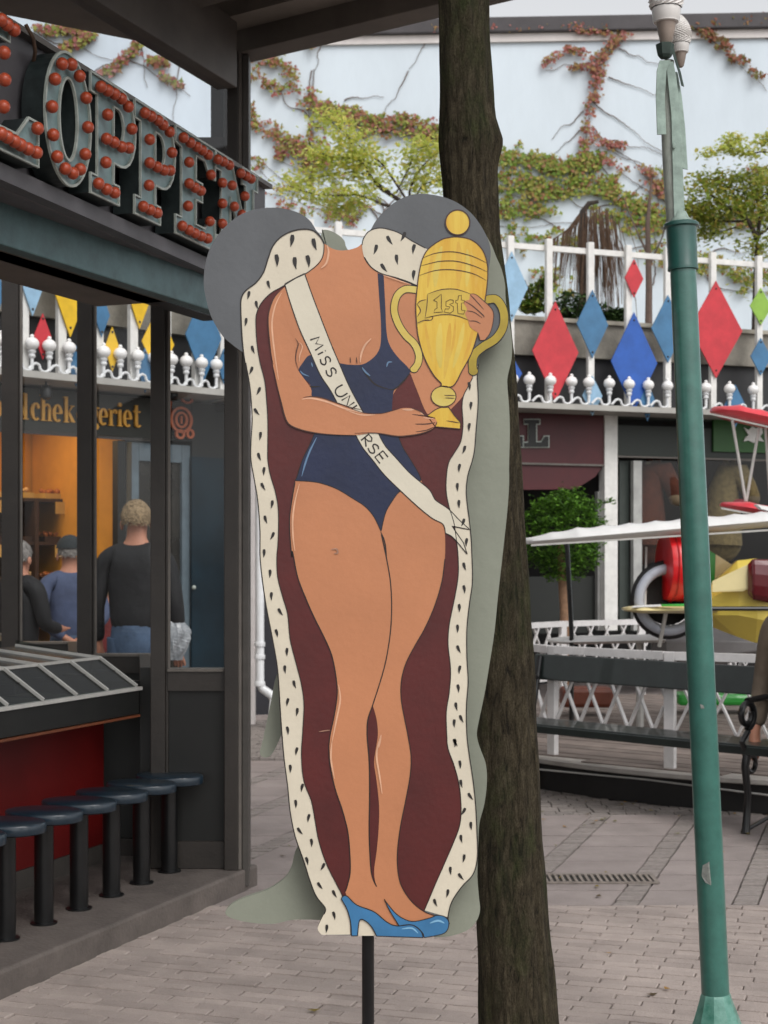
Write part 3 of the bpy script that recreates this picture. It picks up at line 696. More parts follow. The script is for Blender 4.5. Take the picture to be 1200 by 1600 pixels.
# trophy
def circ(cx, cy, rx, ry, n=28): return [(cx+rx*math.cos(2*math.pi*k/n), cy+ry*math.sin(2*math.pi*k/n)) for k in range(n)]
cup = z3((750, 345), (690, 350), (640, 365), (560, 420), (520, 480), (495, 570), (480, 680), (470, 800), (475, 920), (490, 1030), (530, 1160), (590, 1270), (640, 1325))+z5((640, 185), (720, 185))+z3((780, 1240), (840, 1130), (880, 1010), (910, 880), (935, 760), (950, 640), (950, 540), (930, 460), (890, 400), (830, 360))
base = z5((640, 328, 1), (690, 328, 1), (730, 385), (770, 430, 1), (768, 473, 1), (600, 458, 1), (545, 385, 1), (600, 345))
stemb = circ(693, 619.5, 19.5, 16)
ballt = circ(715, 348, 19, 19.5)
lay('trophy_cup', cup, Mp['gold'], 12)
lay('trophy_base', base, Mp['gold'], 12)
lay('trophy_stem', stemb, Mp['goldl'], 13, smooth=False)
lay('trophy_finial', ballt, Mp['gold'], 12, smooth=False)
hl = z3((478, 700), (400, 695), (345, 740), (325, 830), (350, 920), (400, 1000), (460, 1060), (490, 1130), (485, 1190), (462, 1225))
hr = z3((925, 770), (1000, 760), (1045, 810), (1062, 880), (1050, 960), (1000, 1030), (920, 1080), (865, 1130), (850, 1190), (855, 1245))
b = MB(); stroke(b, hl, 12.5, 10.0, taper=False); b.add(*[[P(x, y, YB)-Vector((0, 10.02*.00018, 0)) for x, y in circ(647, 577, 7, 6)], [tuple(range(28))]]); b.build('handle_outline', Mp['line'], g_cut)
b = MB(); stroke(b, hl, 10, 10.4, taper=False); b.add(*[[P(x, y, YB)-Vector((0, 10.6*.00018, 0)) for x, y in circ(647, 577, 5.8, 4.8)], [tuple(range(28))]]); b.build('trophy_handle', Mp['goldl'], g_cut)
b = MB(); stroke(b, hr, 14.5, 10.0, taper=False); b.add(*[[P(x, y, YB)-Vector((0, 10.02*.00018, 0)) for x, y in circ(739.5, 580, 8.2, 7.5)], [tuple(range(28))]]); b.build('handle_outline', Mp['line'], g_cut)
b = MB(); stroke(b, hr, 12, 10.4, taper=False); b.add(*[[P(x, y, YB)-Vector((0, 10.6*.00018, 0)) for x, y in circ(739.5, 580, 7, 6.2)], [tuple(range(28))]]); b.build('trophy_handle', Mp['goldd'], g_cut)
# painted streaks on the cup
b = MB()
for pts, wd in ((((679, 382), (672, 420), (668, 450)), 5), (((703, 505), (700, 545), (694, 592)), 8), (((664, 505), (670, 540), (676, 565)), 5), (((742, 500), (733, 540), (722, 570)), 5), (((716, 378), (718, 410), (716, 450)), 9), (((736, 392), (744, 430), (743, 450)), 5), (((712, 498), (709, 530), (703, 560)), 4)):
    stroke(b, list(pts), wd, 12.6)
b.build_each('orange_streak', mat('paint_gold_orange', '#c8932a', .45, .1, 14, col2='#ccaa44'), g_cut)
b = MB()
for pts, wd in ((((690, 385), (682, 420), (680, 448)), 9), (((688, 505), (686, 545), (688, 575)), 10), (((725, 505), (718, 540), (708, 575)), 7), (((730, 390), (731, 420), (729, 448)), 7)):
    stroke(b, list(pts), wd, 12.9)
b.build_each('light_streak', mat('paint_gold_pale', '#d0b652', .45, .06, 14), g_cut)
banner = z3((480, 790, 1), (500, 775, 1), (548, 770, 1), (550, 730, 1), (640, 700), (740, 698), (830, 722), (935, 765, 1), (918, 850), (900, 915, 1), (830, 905), (740, 872), (640, 866), (570, 885), (480, 935, 1), (476, 880, 1), (500, 840, 1))
lay('trophy_banner', banner, mat('paint_banner_gold', '#c4a640', .45, .08, 14), 14)
# arm and hands over everything
arm = z4((545, 60), (575, 200), (600, 300), (620, 380), (650, 440), (720, 475), (830, 500), (960, 512), (1090, 515))+z5((200, 500), (330, 520), (400, 520), (500, 505), (560, 485), (600, 455), (612, 425), (590, 400), (545, 388), (500, 355), (440, 335), (370, 335), (300, 355), (230, 370), (120, 365), (0, 320))+z4((960, 295), (870, 265), (800, 255), (796, 200), (700, 60), (690, -40))+[(455, 520), (440, 480), (443, 452), (431, 462), (424, 477), (420, 495), (420, 519), (424, 551)]
lay('painted_arm', arm, Mp['skin'], 15)
hand = z3((835, 728), (870, 730), (920, 770), (980, 830), (990, 890), (970, 980), (935, 1030), (900, 1035, 1), (885, 985, 1), (835, 950), (820, 905), (800, 860), (812, 828), (790, 785), (812, 768), (828, 765))
lay('painted_hand', hand, Mp['skin'], 16)
# shoes
shoe1 = z7((520, 645), (540, 636), (580, 672), (650, 700), (700, 740), (740, 756), (800, 752), (835, 775), (846, 803, 1), (660, 797, 1), (640, 760), (615, 736), (592, 735), (584, 796, 1), (560, 796, 1), (556, 740), (542, 690), (527, 662))
shoe2 = z7((690, 650, 1), (740, 710), (800, 738), (870, 725), (900, 714), (932, 720), (948, 745), (930, 785), (850, 803, 1), (840, 780), (800, 752), (750, 756, 1), (715, 700))
lay('painted_shoe', shoe2, Mp['blue'], 16)
lay('painted_shoe', shoe1, Mp['blue'], 17)
# contour lines
b = MB()
for pts, wd, c in ((erm_l_in, 1.3, 0), (erm_r_in, 1.3, 0), (collar_r[:8], 1.6, 0), (collar_r[9:], 1.6, 0), (z2((345, 1120), (335, 1000), (328, 850), (330, 760), (360, 705), (430, 650), (480, 580), (510, 490), (540, 410), (590, 350), (660, 310), (740, 293), (810, 302), (860, 345), (885, 390)), 2.0, 0), (l_outer, 1.8, 0), (o_right[:-5], 1.6, 0),
                   (sash_lo, 1.5, 1), (legL[:24], 1.5, 0), (legL[27:43], 1.7, 0), (legR[14:34], 1.3, 0)):
    stroke(b, pts, wd, 9.6, taper=False, closed=bool(c))
for pts in (sash_up[1:8], sash_up[8:]+[sash_up[0]], [(445, 444), (461, 435), (476, 427.6)]): stroke(b, [tuple(p[:2]) for p in pts], 1.6, 9.7, taper=False)
b.build_each('contour_line', Mp['line'], g_cut)
b = MB()
stroke(b, cup, 1.7, 15, closed=True, taper=False); stroke(b, base, 1.4, 15, closed=True, taper=False)
stroke(b, stemb, 1.4, 15, smooth=False, closed=True, taper=False); stroke(b, ballt, 2, 15, smooth=False, closed=True, taper=False)
for l in (z3((510, 490), (600, 455), (720, 445), (850, 475), (945, 520)), z3((500, 540), (620, 510), (740, 508), (860, 540), (950, 580)), z3((490, 605), (600, 570), (720, 565), (850, 590), (940, 635)),
          z3((548, 728), (640, 698), (740, 696), (840, 728)), z3((530, 890), (640, 866), (740, 872), (830, 905)), z3((548, 730), (545, 800), (532, 888)), z3((535, 888), (580, 878), (575, 900), (532, 905)), z3((480, 795), (500, 775), (540, 765)), z3((475, 925), (520, 905), (560, 900)), z3((478, 795), (502, 838), (478, 880)),
          z5((660, 248), (735, 250)), z5((665, 265), (730, 268)), z5((675, 418), (768, 433))):
    stroke(b, l, 1.3, 16.2)
b.build_each('trophy_line', Mp['lines'], g_cut)
b = MB()
for l, wd in ((z4((745, 262), (800, 256), (870, 265), (960, 295), (1060, 328), (1140, 345)), 1.8), (z4((545, 60), (575, 200), (600, 300), (620, 380), (650, 440), (720, 475), (830, 500), (960, 512), (1090, 515)), 1.8),
              (z5((60, 502), (200, 500), (330, 520), (400, 520), (500, 505), (570, 480), (600, 455)), 1.8), (z5((0, 322), (120, 365), (230, 370), (300, 355), (370, 335)), 1.2), (z5((440, 335), (500, 355), (540, 385), (600, 400)), 1.6),
              (z5((445, 375), (540, 388), (600, 402)), 1.5), (z5((465, 440), (540, 440), (600, 430)), 1.7), (z5((470, 492), (540, 482), (590, 460)), 1.5), (z5((612, 425), (600, 458)), 1.5),
              (z2((610, 690), (560, 740), (530, 800), (512, 880), (515, 980), (530, 1120), (545, 1200)), 1.5), (z2((692, 1025), (712, 1060), (700, 1110), (695, 1170), (715, 1240)), 1.5),
              (z3((832, 730), (870, 770), (925, 832)), 1.5), (z3((795, 775), (850, 808), (920, 870), (925, 885)), 1.8), (z3((812, 840), (860, 850), (915, 888)), 1.5), (z3((825, 908), (870, 910), (905, 928)), 1.5), (z3((885, 985), (900, 1035)), 1.4), (z3((835, 728), (870, 730), (920, 770), (980, 830), (990, 890), (970, 980), (935, 1030)), 1.3),
              (z3((30, 1150), (35, 1190)), 1.4), (z3((72, 1150), (78, 1195)), 1.4)):
    stroke(b, l, wd, 18)
b.build_each('arm_line', Mp['lines'], g_cut)
b = MB(); stroke(b, shoe1, 1.5, 19, closed=True, taper=False); stroke(b, shoe2, 1.3, 18, closed=True, taper=False); b.build_each('shoe_line', Mp['line'], g_cut)
b = MB()
stroke(b, z5((100, 50), (140, 110), (200, 175), (290, 208)), 2.4, 9.8); stroke(b, z5((430, 100), (390, 150), (330, 205), (290, 208)), 2.2, 9.8); stroke(b, z4((745, 180), (800, 190), (860, 188)), 2, 9.8)
stroke(b, z5((235, 1160), (262, 1230), (275, 1329)), 2, 9.8)
stroke(b, suit_low, 1.3, 8.6, taper=False, closed=True)
b.build_each('swimsuit_line', Mp['line'], g_cut)
b = MB()
for l, wd in ((z2((600, 720), (560, 800), (538, 900), (540, 1000), (558, 1150), (580, 1300)), 2.4), (z2((720, 1050), (740, 1080), (722, 1140), (718, 1180)), 1.8), (z2((905, 400), (915, 450), (900, 520), (865, 555)), 3), (z3((172, 1025), (130, 1070), (105, 1130), (98, 1185)), 3),
              (z4((720, 840), (690, 960), (675, 1080), (678, 1200), (690, 1290)), 2.6), (z4((735, 275), (800, 268), (900, 290), (1020, 335), (1150, 368)), 2.6), (z5((0, 345), (100, 378), (200, 378)), 1.8), (z5((380, 342), (430, 345), (460, 340)), 3), (z5((500, 365), (530, 378)), 2.2), (z5((520, 398), (590, 405)), 2),
              (z3((250, 600), (330, 628), (440, 665)), 1.6),
              (z6((508, 560), (515, 620), (500, 700), (482, 790)), 2.6), (z7((482, 20), (478, 90), (492, 170)), 2.6), (z6((678, 760), (668, 812)), 3), (z7((668, 20), (660, 80), (672, 160), (682, 230)), 2.6)):
    stroke(b, l, wd, 17.2)
b.build_each('skin_highlight', Mp['hi'], g_cut)
b = MB()
for l, wd in ((z2((725, 1240), (745, 1262), (785, 1278)), 2), (z2((800, 1185), (808, 1215)), 2), (z3((110, 1218), (135, 1250), (165, 1275)), 2.6), (z3((275, 1215), (285, 1185), (312, 1182)), 2.4), (z4((835, 530), (790, 620), (760, 700), (735, 790)), 2.8)):
    stroke(b, l, wd, 9.9)
b.build_each('fabric_highlight', Mp['navyhi'], g_cut)
b = MB(); stroke(b, z7((760, 768), (800, 765), (825, 785)), 2.5, 19.6); stroke(b, z7((872, 745), (905, 735), (930, 745)), 3, 19.6); b.build_each('shoe_highlight', Mp['bluehi'], g_cut)
b = MB(); stroke(b, z6((478, 22), (500, 20), (505, 35), (490, 38)), 2.5, 17.3); stroke(b, z6((430, 748), (455, 744), (475, 742)), 1.5, 17.3); b.build_each('scuff', mat('scuff_grey', '#a47d68', .7, .2, 60), g_cut)
# ermine tails
b = MB(); SR = random.Random(11)
def comma(x, y, s):
    s *= .98; a = SR.uniform(1.1, 2.0); fl = SR.choice((-1, 1)); n = 7; pts = []
    ca_, sa_ = math.cos(a), math.sin(a)
    path = [((i/(n-1)-.5)*s*2, fl*s*.45*((i/(n-1))**2)) for i in range(n)]
    q = [(x+px*ca_-py*sa_, y+px*sa_+py*ca_) for px, py in path]
    vs = []; fs = []
    for i, p in enumerate(q):
        A, B = q[max(i-1, 0)], q[min(i+1, n-1)]; dx, dy = B[0]-A[0], B[1]-A[1]; l = math.hypot(dx, dy)
        k = s*.34*math.sin(math.pi*(1-i/(n-1))**.6*.93+.12)
        k = s*.36*max(.06, math.sin(math.pi*min(1, .15+.85*i/(n-1))**.75))
        vs += [(p[0]-dy/l*k, p[1]+dx/l*k), (p[0]+dy/l*k, p[1]-dx/l*k)]
        if i: fs.append((2*i-2, 2*i, 2*i+1, 2*i-1))
    b.add([P(u, v, YB)-Vector((0, 9.5*.00018, 0)) for u, v in vs], fs)
for (x, y) in z2((675, 370), (815, 395), (575, 500), (685, 520), (785, 505)): comma(x, y, 9.5)
for (x, y) in z3((290, 370), (205, 430), (450, 425), (338, 497), (252, 555), (450, 600), (390, 345)): comma(x, y, 8)
for (x, y) in z2((510, 665), (383, 735), (430, 800), (365, 915), (405, 1100), (400, 1240))+z4((450, 220), (430, 360), (462, 520), (447, 660), (478, 755), (473, 860), (540, 978), (490, 1080), (542, 1190), (487, 1305))+z6((237, 118), (238, 208), (274, 272), (264, 355), (300, 430), (292, 500), (330, 560), (302, 630), (345, 670), (308, 743))+z7((338, 60), (318, 130), (360, 205), (340, 270), (386, 326), (352, 380), (403, 425), (385, 497), (447, 522), (432, 598), (490, 630), (493, 715), (463, 768))\
        + z5((833, 185), (835, 318), (823, 460), (797, 612), (757, 733), (745, 862), (755, 975), (790, 1100), (805, 1230))+z6((1008, 90), (1012, 180), (992, 255), (985, 337), (985, 420), (988, 500), (988, 575), (975, 648), (996, 698), (967, 715), (975, 793))+z7((972, 27), (995, 113), (995, 190), (1032, 242), (1008, 302), (1034, 358), (995, 410), (1010, 488), (952, 537), (994, 562), (945, 627), (892, 665)):
    comma(x, y, 6.5)
b.build_each('ermine_tail', mat('paint_black_brown', '#221d1b', .5, .1, 20), g_cut)
# lettering
b = MB()
GL = {'M': [[(0, 0), (.12, 1), (.5, .35), (.88, 1), (1, 0)]], 'i': [[(.5, 0), (.5, .62)], [(.5, .85), (.5, .93)]], 'S': [[(.92, .85), (.6, 1), (.2, .85), (.25, .6), (.7, .48), (.92, .25), (.6, 0), (.08, .1)]],
      'U': [[(.05, 1), (.05, .35), (.3, 0), (.7, 0), (.95, .35), (.95, 1)]], 'N': [[(0, 0), (.05, 1), (.95, 0), (.95, 1)]], 'R': [[(.05, 0), (.05, 1), (.6, 1), (.85, .78), (.6, .52), (.08, .5), (.95, 0)]], 'E': [[(.95, 1), (.05, 1), (.05, 0), (.95, 0)], [(.05, .52), (.8, .52)]],
      'I': [[(.5, 0), (.5, 1)]]}
def write(ch, cx, cy, r, w_, h_):
    l = math.hypot(*r); rx, ry = r[0]/l, r[1]/l; ux, uy = ry, -rx
    for st in GL[ch]:
        pts = [(cx+rx*(u-.5)*w_+ux*(v-.5)*h_, cy+ry*(u-.5)*w_+uy*(v-.5)*h_) for u, v in st]
        stroke(b, pts, 2.3, 11.5, smooth=(ch in 'SU'), taper=False)
r1 = (.44, .9)
zz = lambda x, y: (470+x/4.8, 480+y/4.8)
write('M', *zz(122, 270), r1, 18, 15); write('i', *zz(160, 340), r1, 9, 15); write('S', *zz(185, 400), r1, 13, 15.5); write('S', *zz(228, 485), r1, 14, 15)
write('U', *zz(300, 632), (.5, .86), 17, 15.5); write('N', *zz(355, 708), (.55, .83), 14, 15)
write('I', *zz(398, 752), (.55, .83), 8, 12)
r2 = (.62, .78)
write('R', *zz(500, 1000), r2, 14, 15.5); write('S', *zz(545, 1060), r2, 14, 15.5); write('E', *zz(605, 1125), r2, 14, 16)
b.build_each('letter_stroke', Mp['line'], g_cut)
b = MB()
for st in (((588, 770), (620, 745), (640, 728), (642, 760), (640, 820), (650, 848), (590, 852), (598, 830), (612, 822), (612, 780), (588, 770)), ((722, 770), (700, 765), (672, 778), (672, 808), (700, 815), (690, 828), (668, 826), (660, 848), (700, 856), (722, 840), (722, 812), (695, 796), (720, 788), (722, 770)), ((755, 740), (775, 735), (775, 768), (795, 770), (793, 788), (775, 788), (776, 835), (800, 838), (790, 862), (752, 858), (748, 790), (736, 785), (738, 770), (752, 768), (755, 740))):
    stroke(b, Z(st, 540, 290, 4.286), 1.2, 17, smooth=False, taper=False)
b.build_each('letter_stroke', mat('paint_ochre_line', '#5a4410', .5, .1, 30), g_cut)
# post
MB().tube([P(575, 1400, YB+.034), (P(575, HZ, YB).x, YB+.034, -.05)], .0128, 16).build('post', M_iron, g_cut, smooth=True)
MB().box((P(563, 0, YB).x, YB+.019, P(0, 1380, YB).z), (P(587, 0, YB).x, YB+.028, P(0, 1350, YB).z)).build('bracket', M_iron, g_cut)
# second, differently shaped cutout standing back to back with it
g_back = thing('cutout_backboard', 'grey-green rear board of the cutout, its silhouette showing beyond the robe', 'cutout board', (0, YB+.07, 0))
YK = YB+.055
back = [(500, 372), (503, 360), (514.6, 360), (528.6, 367), (538, 376), (542, 388), (560, 410, 1), (640, 330, 1)]+z3((700, 150), (880, 260), (965, 375), (1010, 480), (1045, 560), (1068, 660), (1072, 760), (1090, 880), (1105, 960), (1115, 1060), (1110, 1170), (1085, 1280))+z5((1085, 200), (1095, 330), (1100, 500), (1095, 700), (1095, 850), (1085, 1000), (1070, 1150), (1050, 1329))+z6((1145, 200), (1130, 350), (1110, 480), (1090, 600), (1065, 720), (1060, 765), (1072, 812))+z7((1095, 110), (1100, 180), (1090, 270), (1070, 350), (1065, 450), (1062, 560), (1068, 640), (1072, 700), (1050, 750), (1000, 785), (900, 803))+[(640, 1452), (560, 1442)]+z7((455, 735), (330, 733), (240, 750), (130, 740), (60, 715), (70, 680), (120, 650), (220, 615), (290, 570), (320, 520), (335, 460))+[(475, 1300), (480, 1200), (452, 1130), (447, 1120, 1)]+z7((283, -15), (250, 60), (225, 85), (200, 80), (195, 60), (205, 20))+z6((215, 740), (240, 620), (255, 540))+[(445, 1000), (440, 800), (450, 500)]
q = smoothp(back, True, 4)
MB().slab([P(x, y, YK) for x, y in q], (0, .018, 0)).build('board', Mp['back'], g_back)
MB().slab([P(x, y, YB+.0185) for x, y in [(560, 500), (600, 500), (600, 530), (560, 530)]], (0, .0355, 0)).build('spacer', M_wood, g_back)
MB().slab([P(x, y, YB+.0185) for x, y in [(560, 1200), (600, 1200), (600, 1230), (560, 1230)]], (0, .006, 0)).build('spacer', M_wood, g_back)
# ================================================================ STREET TREE behind the cutout
TR = random.Random(5)
tree = thing('street_tree', 'dark mossy tree trunk rising close behind the painted cutout', 'tree', (P(806, HZ, 4.3).x, 4.3, 0))
YT = 4.3
prof = [(836, 2000, 84), (822, 1800, 72), (812, 1620, 62), (803, 1480, 56), (797, 1350, 53), (789, 1150, 50), (783, 1000, 48), (775, 850, 46), (764, 650, 45), (752, 480, 44), (740, 380, 43), (734, 280, 42), (731, 220, 43), (728, 120, 40), (724, 0, 39), (720, -150, 38), (716, -400, 37), (712, -700, 35)]
ctr = [P(x, y, YT) for x, y, r in prof]; rad = [r*YT/FP for x, y, r in prof]
# resample
c2, r2_ = [], []
for i in range(len(ctr)-1):
    for k in range(6):
        t = k/6; c2.append(ctr[i].lerp(ctr[i+1], t)); r2_.append(rad[i]*(1-t)+rad[i+1]*t)
b = MB(); b.tube(c2, r2_, 48)
kn = P(772, 222, YT)
vs = []
for v in b.v:
    v = Vector(v); a = math.atan2(v.y-YT, v.x); 
    cc = min(c2, key=lambda c: abs(c.z-v.z)); d = Vector((v.x-cc.x, v.y-cc.y, 0)); ang_ = math.atan2(d.y, d.x)
    f = .0020*math.sin(ang_*17+v.z*1.5+2*math.sin(v.z*2.2))+.0024*math.sin(ang_*9-v.z*1.1+1.3*math.sin(v.z*3.3))+.0018*math.sin(ang_*31+v.z*5)
    f += .0015*math.sin(v.z*23+ang_*3)
    if d.length > 1e-4:
        v += d.normalized()*f
        e = math.exp(-(((v.z-kn.z)/.05)**2))*max(0, math.cos(ang_-.1))**3*.022
        v += d.normalized()*e
    vs.append(tuple(v))
b.v = vs
b.build('trunk', M_bark, tree, smooth=True, angle=80)
b = MB()
top = ctr[-1]
tips = []
for k in range(7):
    a = k*.9+.3; L_ = TR.uniform(1.3, 2.0)
    pts = [top+Vector((0, 0, -.35*(k % 3)))]
    for i in range(1, 6): pts.append(pts[0]+Vector((math.cos(a+.1*i)*L_*i/5, math.sin(a+.1*i)*L_*i/5, .35*i+TR.uniform(-.05, .05))))
    b.tube(pts, [.05, .042, .034, .026, .018, .008], 8); tips += pts[2:]
b.build('limbs', M_bark, tree, smooth=True)
def leaves(b, c, n, spread, size, rnd, sc=(1, 1, .7)):
    for _ in range(n):
        p = Vector(c)+Vector((rnd.gauss(0, spread*sc[0]), rnd.gauss(0, spread*sc[1]), rnd.gauss(0, spread*sc[2])))
        s = size*rnd.uniform(.6, 1.25)
        u = Vector((rnd.uniform(-1, 1), rnd.uniform(-1, 1), rnd.uniform(-.5, .5))).normalized()
        v = u.cross(Vector((rnd.uniform(-.5, .5), rnd.uniform(-.5, .5), 1))).normalized()
        b.add([p-u*s, p+v*s*.5, p+u*s, p-v*s*.5], [(0, 1, 2, 3)])
b = MB()
for t in tips: leaves(b, t+Vector((0, 0, .25)), 70, .34, .05, TR)
o = b.build('foliage', leafmat('tree_leaf', ['#3d5522', '#4a6328', '#57702e', '#33491d']), tree); o['kind'] = 'stuff'

# ================================================================ GREEN LAMP POST
YL = 4.6
lamp = thing('street_lamp', 'leaning green lamp post with verdigris bracket and two cream lamps', 'lamp post', (P(1145, HZ, YL).x, YL, 0))
ax0 = P(1120, 1600, YL); ax1 = P(1064, 350, YL); adir = (ax1-ax0).normalized()
def LP(f, off=0): return ax0+(ax1-ax0)*f+Vector((off, 0, 0))
g0 = ax0-adir*((ax0.z)/adir.z)
s_ = YL/FP
L1_ = (ax0-g0).length
MB().lathe([(.115, 0), (.112, .03), (.098, .045), (.090, L1_*.8)], g0, 28).build('foot', M_green, lamp, smooth=True)
zb = (P(0, 1555, YL)-P(0, 1600, YL)).z
L1 = (ax0-g0).length
MB().lathe([(.088, L1*.75), (.078, L1*.95), (.0735, L1), (.050, L1+zb*.8), (.0455, L1+zb), (.043, L1+zb+.006)], g0, 10, adir).build('pedestal', mat('weathered_green', '#2f6a5a', .4, .16, 14, .2, 60, col2='#6f9c90', coat=.2), lamp)
Ltot = (ax1-g0).length
MB().lathe([(.0415, L1+zb+.006), (.041, 1.6), (.0385, Ltot-.14)], g0, 36, adir).build('shaft', M_green, lamp, smooth=True)
MB().lathe([(.0385, Ltot-.14), (.0455, Ltot-.138), (.0455, Ltot-.128), (.044, Ltot-.124), (.045, Ltot-.012), (.052, Ltot-.008), (.052, Ltot), (.047, Ltot+.004), (.02, Ltot+.004)], g0, 36, adir).build('collar', mat('collar_green', '#23514a', .35, .12, 14, coat=.2), lamp, smooth=True)
def strap(pts, wd, th=.006, m=M_verd, nm='strap', Y=YL, tw=0):
    b = MB(); q = [P(x, y, Y) for x, y in pts]
    vs = []; n = len(q); 
    for i, p in enumerate(q):
        ww = (wd[i] if isinstance(wd, (list, tuple)) else wd)*s_/2
        a = R(tw); ex = Vector((math.cos(a), math.sin(a), 0))
        vs += [p-ex*ww, p+ex*ww, p+ex*ww+Vector((0, th, 0)), p-ex*ww+Vector((0, th, 0))]
    fs = []
    for i in range(n-1):
        for k in range(4): fs.append((4*i+k, 4*i+(k+1) % 4, 4*i+4+(k+1) % 4, 4*i+4+k))
    fs += [(3, 2, 1, 0), (4*n-4, 4*n-3, 4*n-2, 4*n-1)]
    b.add(vs, fs); return b.build(nm, m, lamp, bevel=.001)
strap([(1034, 210), (1032, 150), (1034, 110), (1039, 94)], [14, 14, 15, 16], Y=YL-.03)
strap([(1062, 345), (1059, 260), (1056, 180), (1050, 120), (1046, 96)], [17, 16, 14, 14, 12], Y=YL-.012)
strap([(1071, 264), (1067, 200), (1062, 150), (1056, 112)], [11, 11, 10, 9], Y=YL+.01, tw=35)
strap([(1067, 134), (1062, 112), (1055, 90), (1050, 70)], [8, 8, 8, 8], Y=YL-.005, m=M_verdd, tw=50)
MB().tube([P(1055, 348, YL+.02), P(1047, 250, YL+.02), P(1042, 160, YL+.02), P(1045, 95, YL+.02)], [.026, .023, .020, .016], 14).build('inner_pole', mat('bare_grey_pole', '#9a9f96', .5, .1, 20), lamp, smooth=True)
MB().lathe([(.030, Ltot), (.030, Ltot+.012), (.024, Ltot+.02), (.017, Ltot+.036)], g0, 20, adir).build('socket_ring', M_verd, lamp, smooth=True)
MB().ball(P(1053, 228, YL-.018), .006, (1, .8, 1.6)).build('bolt', M_verd, lamp, smooth=True)
def lamphead(cx, ytop, Y, k, nm):
    c = P(cx, ytop, Y); f = s_*k*Y/YL
    cup = MB().lathe([(6*f, 0), (9*f, 4*f), (13*f, 22*f), (15.5*f, 36*f)], c, 24).build('cup', M_lwood, lamp, smooth=True)
    MB().lathe([(17*f, 36*f), (19.5*f, 37*f), (19.5*f, 39*f), (21*f, 41*f), (22.5*f, 58*f), (18*f, 59*f)], c, 24).build('lamp_collar', M_lglass, lamp, smooth=True)
    b = MB(); n = 28; m = 26; vs = []; fs = []
    for i in range(m+1):
        z = 59*f+i/m*74*f; r = 28*f*math.sin(math.pi*min(1, (.30+.70*i/m)))**.75 if i < m else .001
        for j in range(n):
            rr = r*(1+.05*math.cos(j*math.pi+0)*(1 if i % 2 else -1))
            a = 2*math.pi*j/n; vs.append(c+Vector((rr*math.cos(a), rr*math.sin(a), z)))
    for i in range(m):
        for j in range(n): fs.append((i*n+j, i*n+(j+1) % n, (i+1)*n+(j+1) % n, (i+1)*n+j))
    b.add(vs, fs).build('lamp_globe', M_lglass, lamp)
lamphead(1041, 72, YL-.01, 1.0, 'a')
lamphead(1063, 105, YL+.12, .62, 'b')
MB().lathe([(.016, -.028), (.022, -.02), (.026, 0), (.028, .012), (.024, .014)], P(1039, 76, YL-.02), 6).build('bracket_cup', M_verdd, lamp)
# worn patches where paint has flaked: thin chips on the shaft
mch = mat('bare_primer', '#7a7d78', .7, .15, 60)
for (x0, x1, y0, y1, pts) in ((1093, 1118, 1340, 1386, [(1098, 1352), (1106, 1348), (1112, 1343), (1117, 1341), (1118, 1352), (1115, 1362), (1119, 1374), (1122, 1378), (1120, 1384), (1110, 1383), (1102, 1379), (1096, 1368)]), (0, 0, 0, 0, [(1116, 1392), (1122, 1390), (1125, 1400), (1121, 1409), (1117, 1400)]), (0, 0, 0, 0, [(1094, 1100), (1099, 1102), (1101, 1107), (1095, 1107)])):
    b = MB(); 
    vs = []
    for x, y in pts:
        # project on the shaft surface
        f = (1600-y)/1250; cxp = 1120-56*f; rpx = (.040+.0005)/s_; dx = (x-cxp)
        dy = math.sqrt(max(1, rpx*rpx-dx*dx))*s_
        vs.append(P(x, y, YL-dy-.0008))
    b.add(vs, [tuple(range(len(vs)))]).build('paint_chip', mch, lamp)

# ================================================================ FACADES ROUND THE SQUARE
K0 = Vector((-1.44, 13.93, 0)); dR = Vector((.936, .351, 0)).normalized(); nR = Vector((-dR.y, dR.x, 0))
dL = Vector((-.707, -.707, 0)).normalized(); nL = Vector((dL.y, -dL.x, 0)) # back from the square
if nL.y < 0: nL = -nL
def FR(s, n, z): return K0+dR*s+nR*n+Vector((0, 0, z))
def FL(s, n, z): return K0+dL*s+nL*n+Vector((0, 0, z))
def sR(px, n=0): return hit(px, K0+nR*n, dR)[0]
def sL(px, n=0): return hit(px, K0+nL*n, dL)[0]
def onR(x, y, n=0): return onp(x, y, K0+nR*n, dR)
def onL(x, y, n=0): return onp(x, y, K0+nL*n, dL)
arc = thing('shop_arcade', 'low row of shops with white ledge, black fascia and concrete parapet behind the ride', 'building', tuple(FR(3, 1, 0)))
def seg(name, n0, n1, z0, z1, m, sr=8.5, slv=6.2, sr0=0, parent=arc):
    MB().obox(FR(sr0, n0, z0), dR*sr, nR*(n1-n0), (0, 0, z1-z0)).build(name, m, parent)
    MB().obox(FL(0.0, n0, z0), dL*slv, nL*(n1-n0), (0, 0, z1-z0)).build(name, m, parent)
seg('ledge', -.16, .9, 2.95, 3.005, mat('grey_ledge', '#a5a29c', .7, .08, 3))
seg('fascia', .30, .45, 3.005, 3.52, M_dfascia)
seg('parapet', .24, .50, 3.52, 3.86, M_conc)
seg('parapet_cap', .20, .54, 3.86, 3.90, mat('parapet_cap', '#a39d90', .8, .1, 4))
MB().slab([FR(-.2, .54, 3.55), FR(8.5, .54, 3.55), FR(8.5, 9, 3.55), FR(-6, 9, 3.55), FL(6.2, 7, 3.55), FL(6.2, .54, 3.55), FL(.1, .54, 3.55)], (0, 0, .05)).build('flat_roof', M_conc, arc)
# shop floors and backs
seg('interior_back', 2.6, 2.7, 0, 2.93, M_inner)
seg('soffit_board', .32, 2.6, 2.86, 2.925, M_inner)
seg('shop_floor', .2, 2.6, -.01, .03, M_slab)
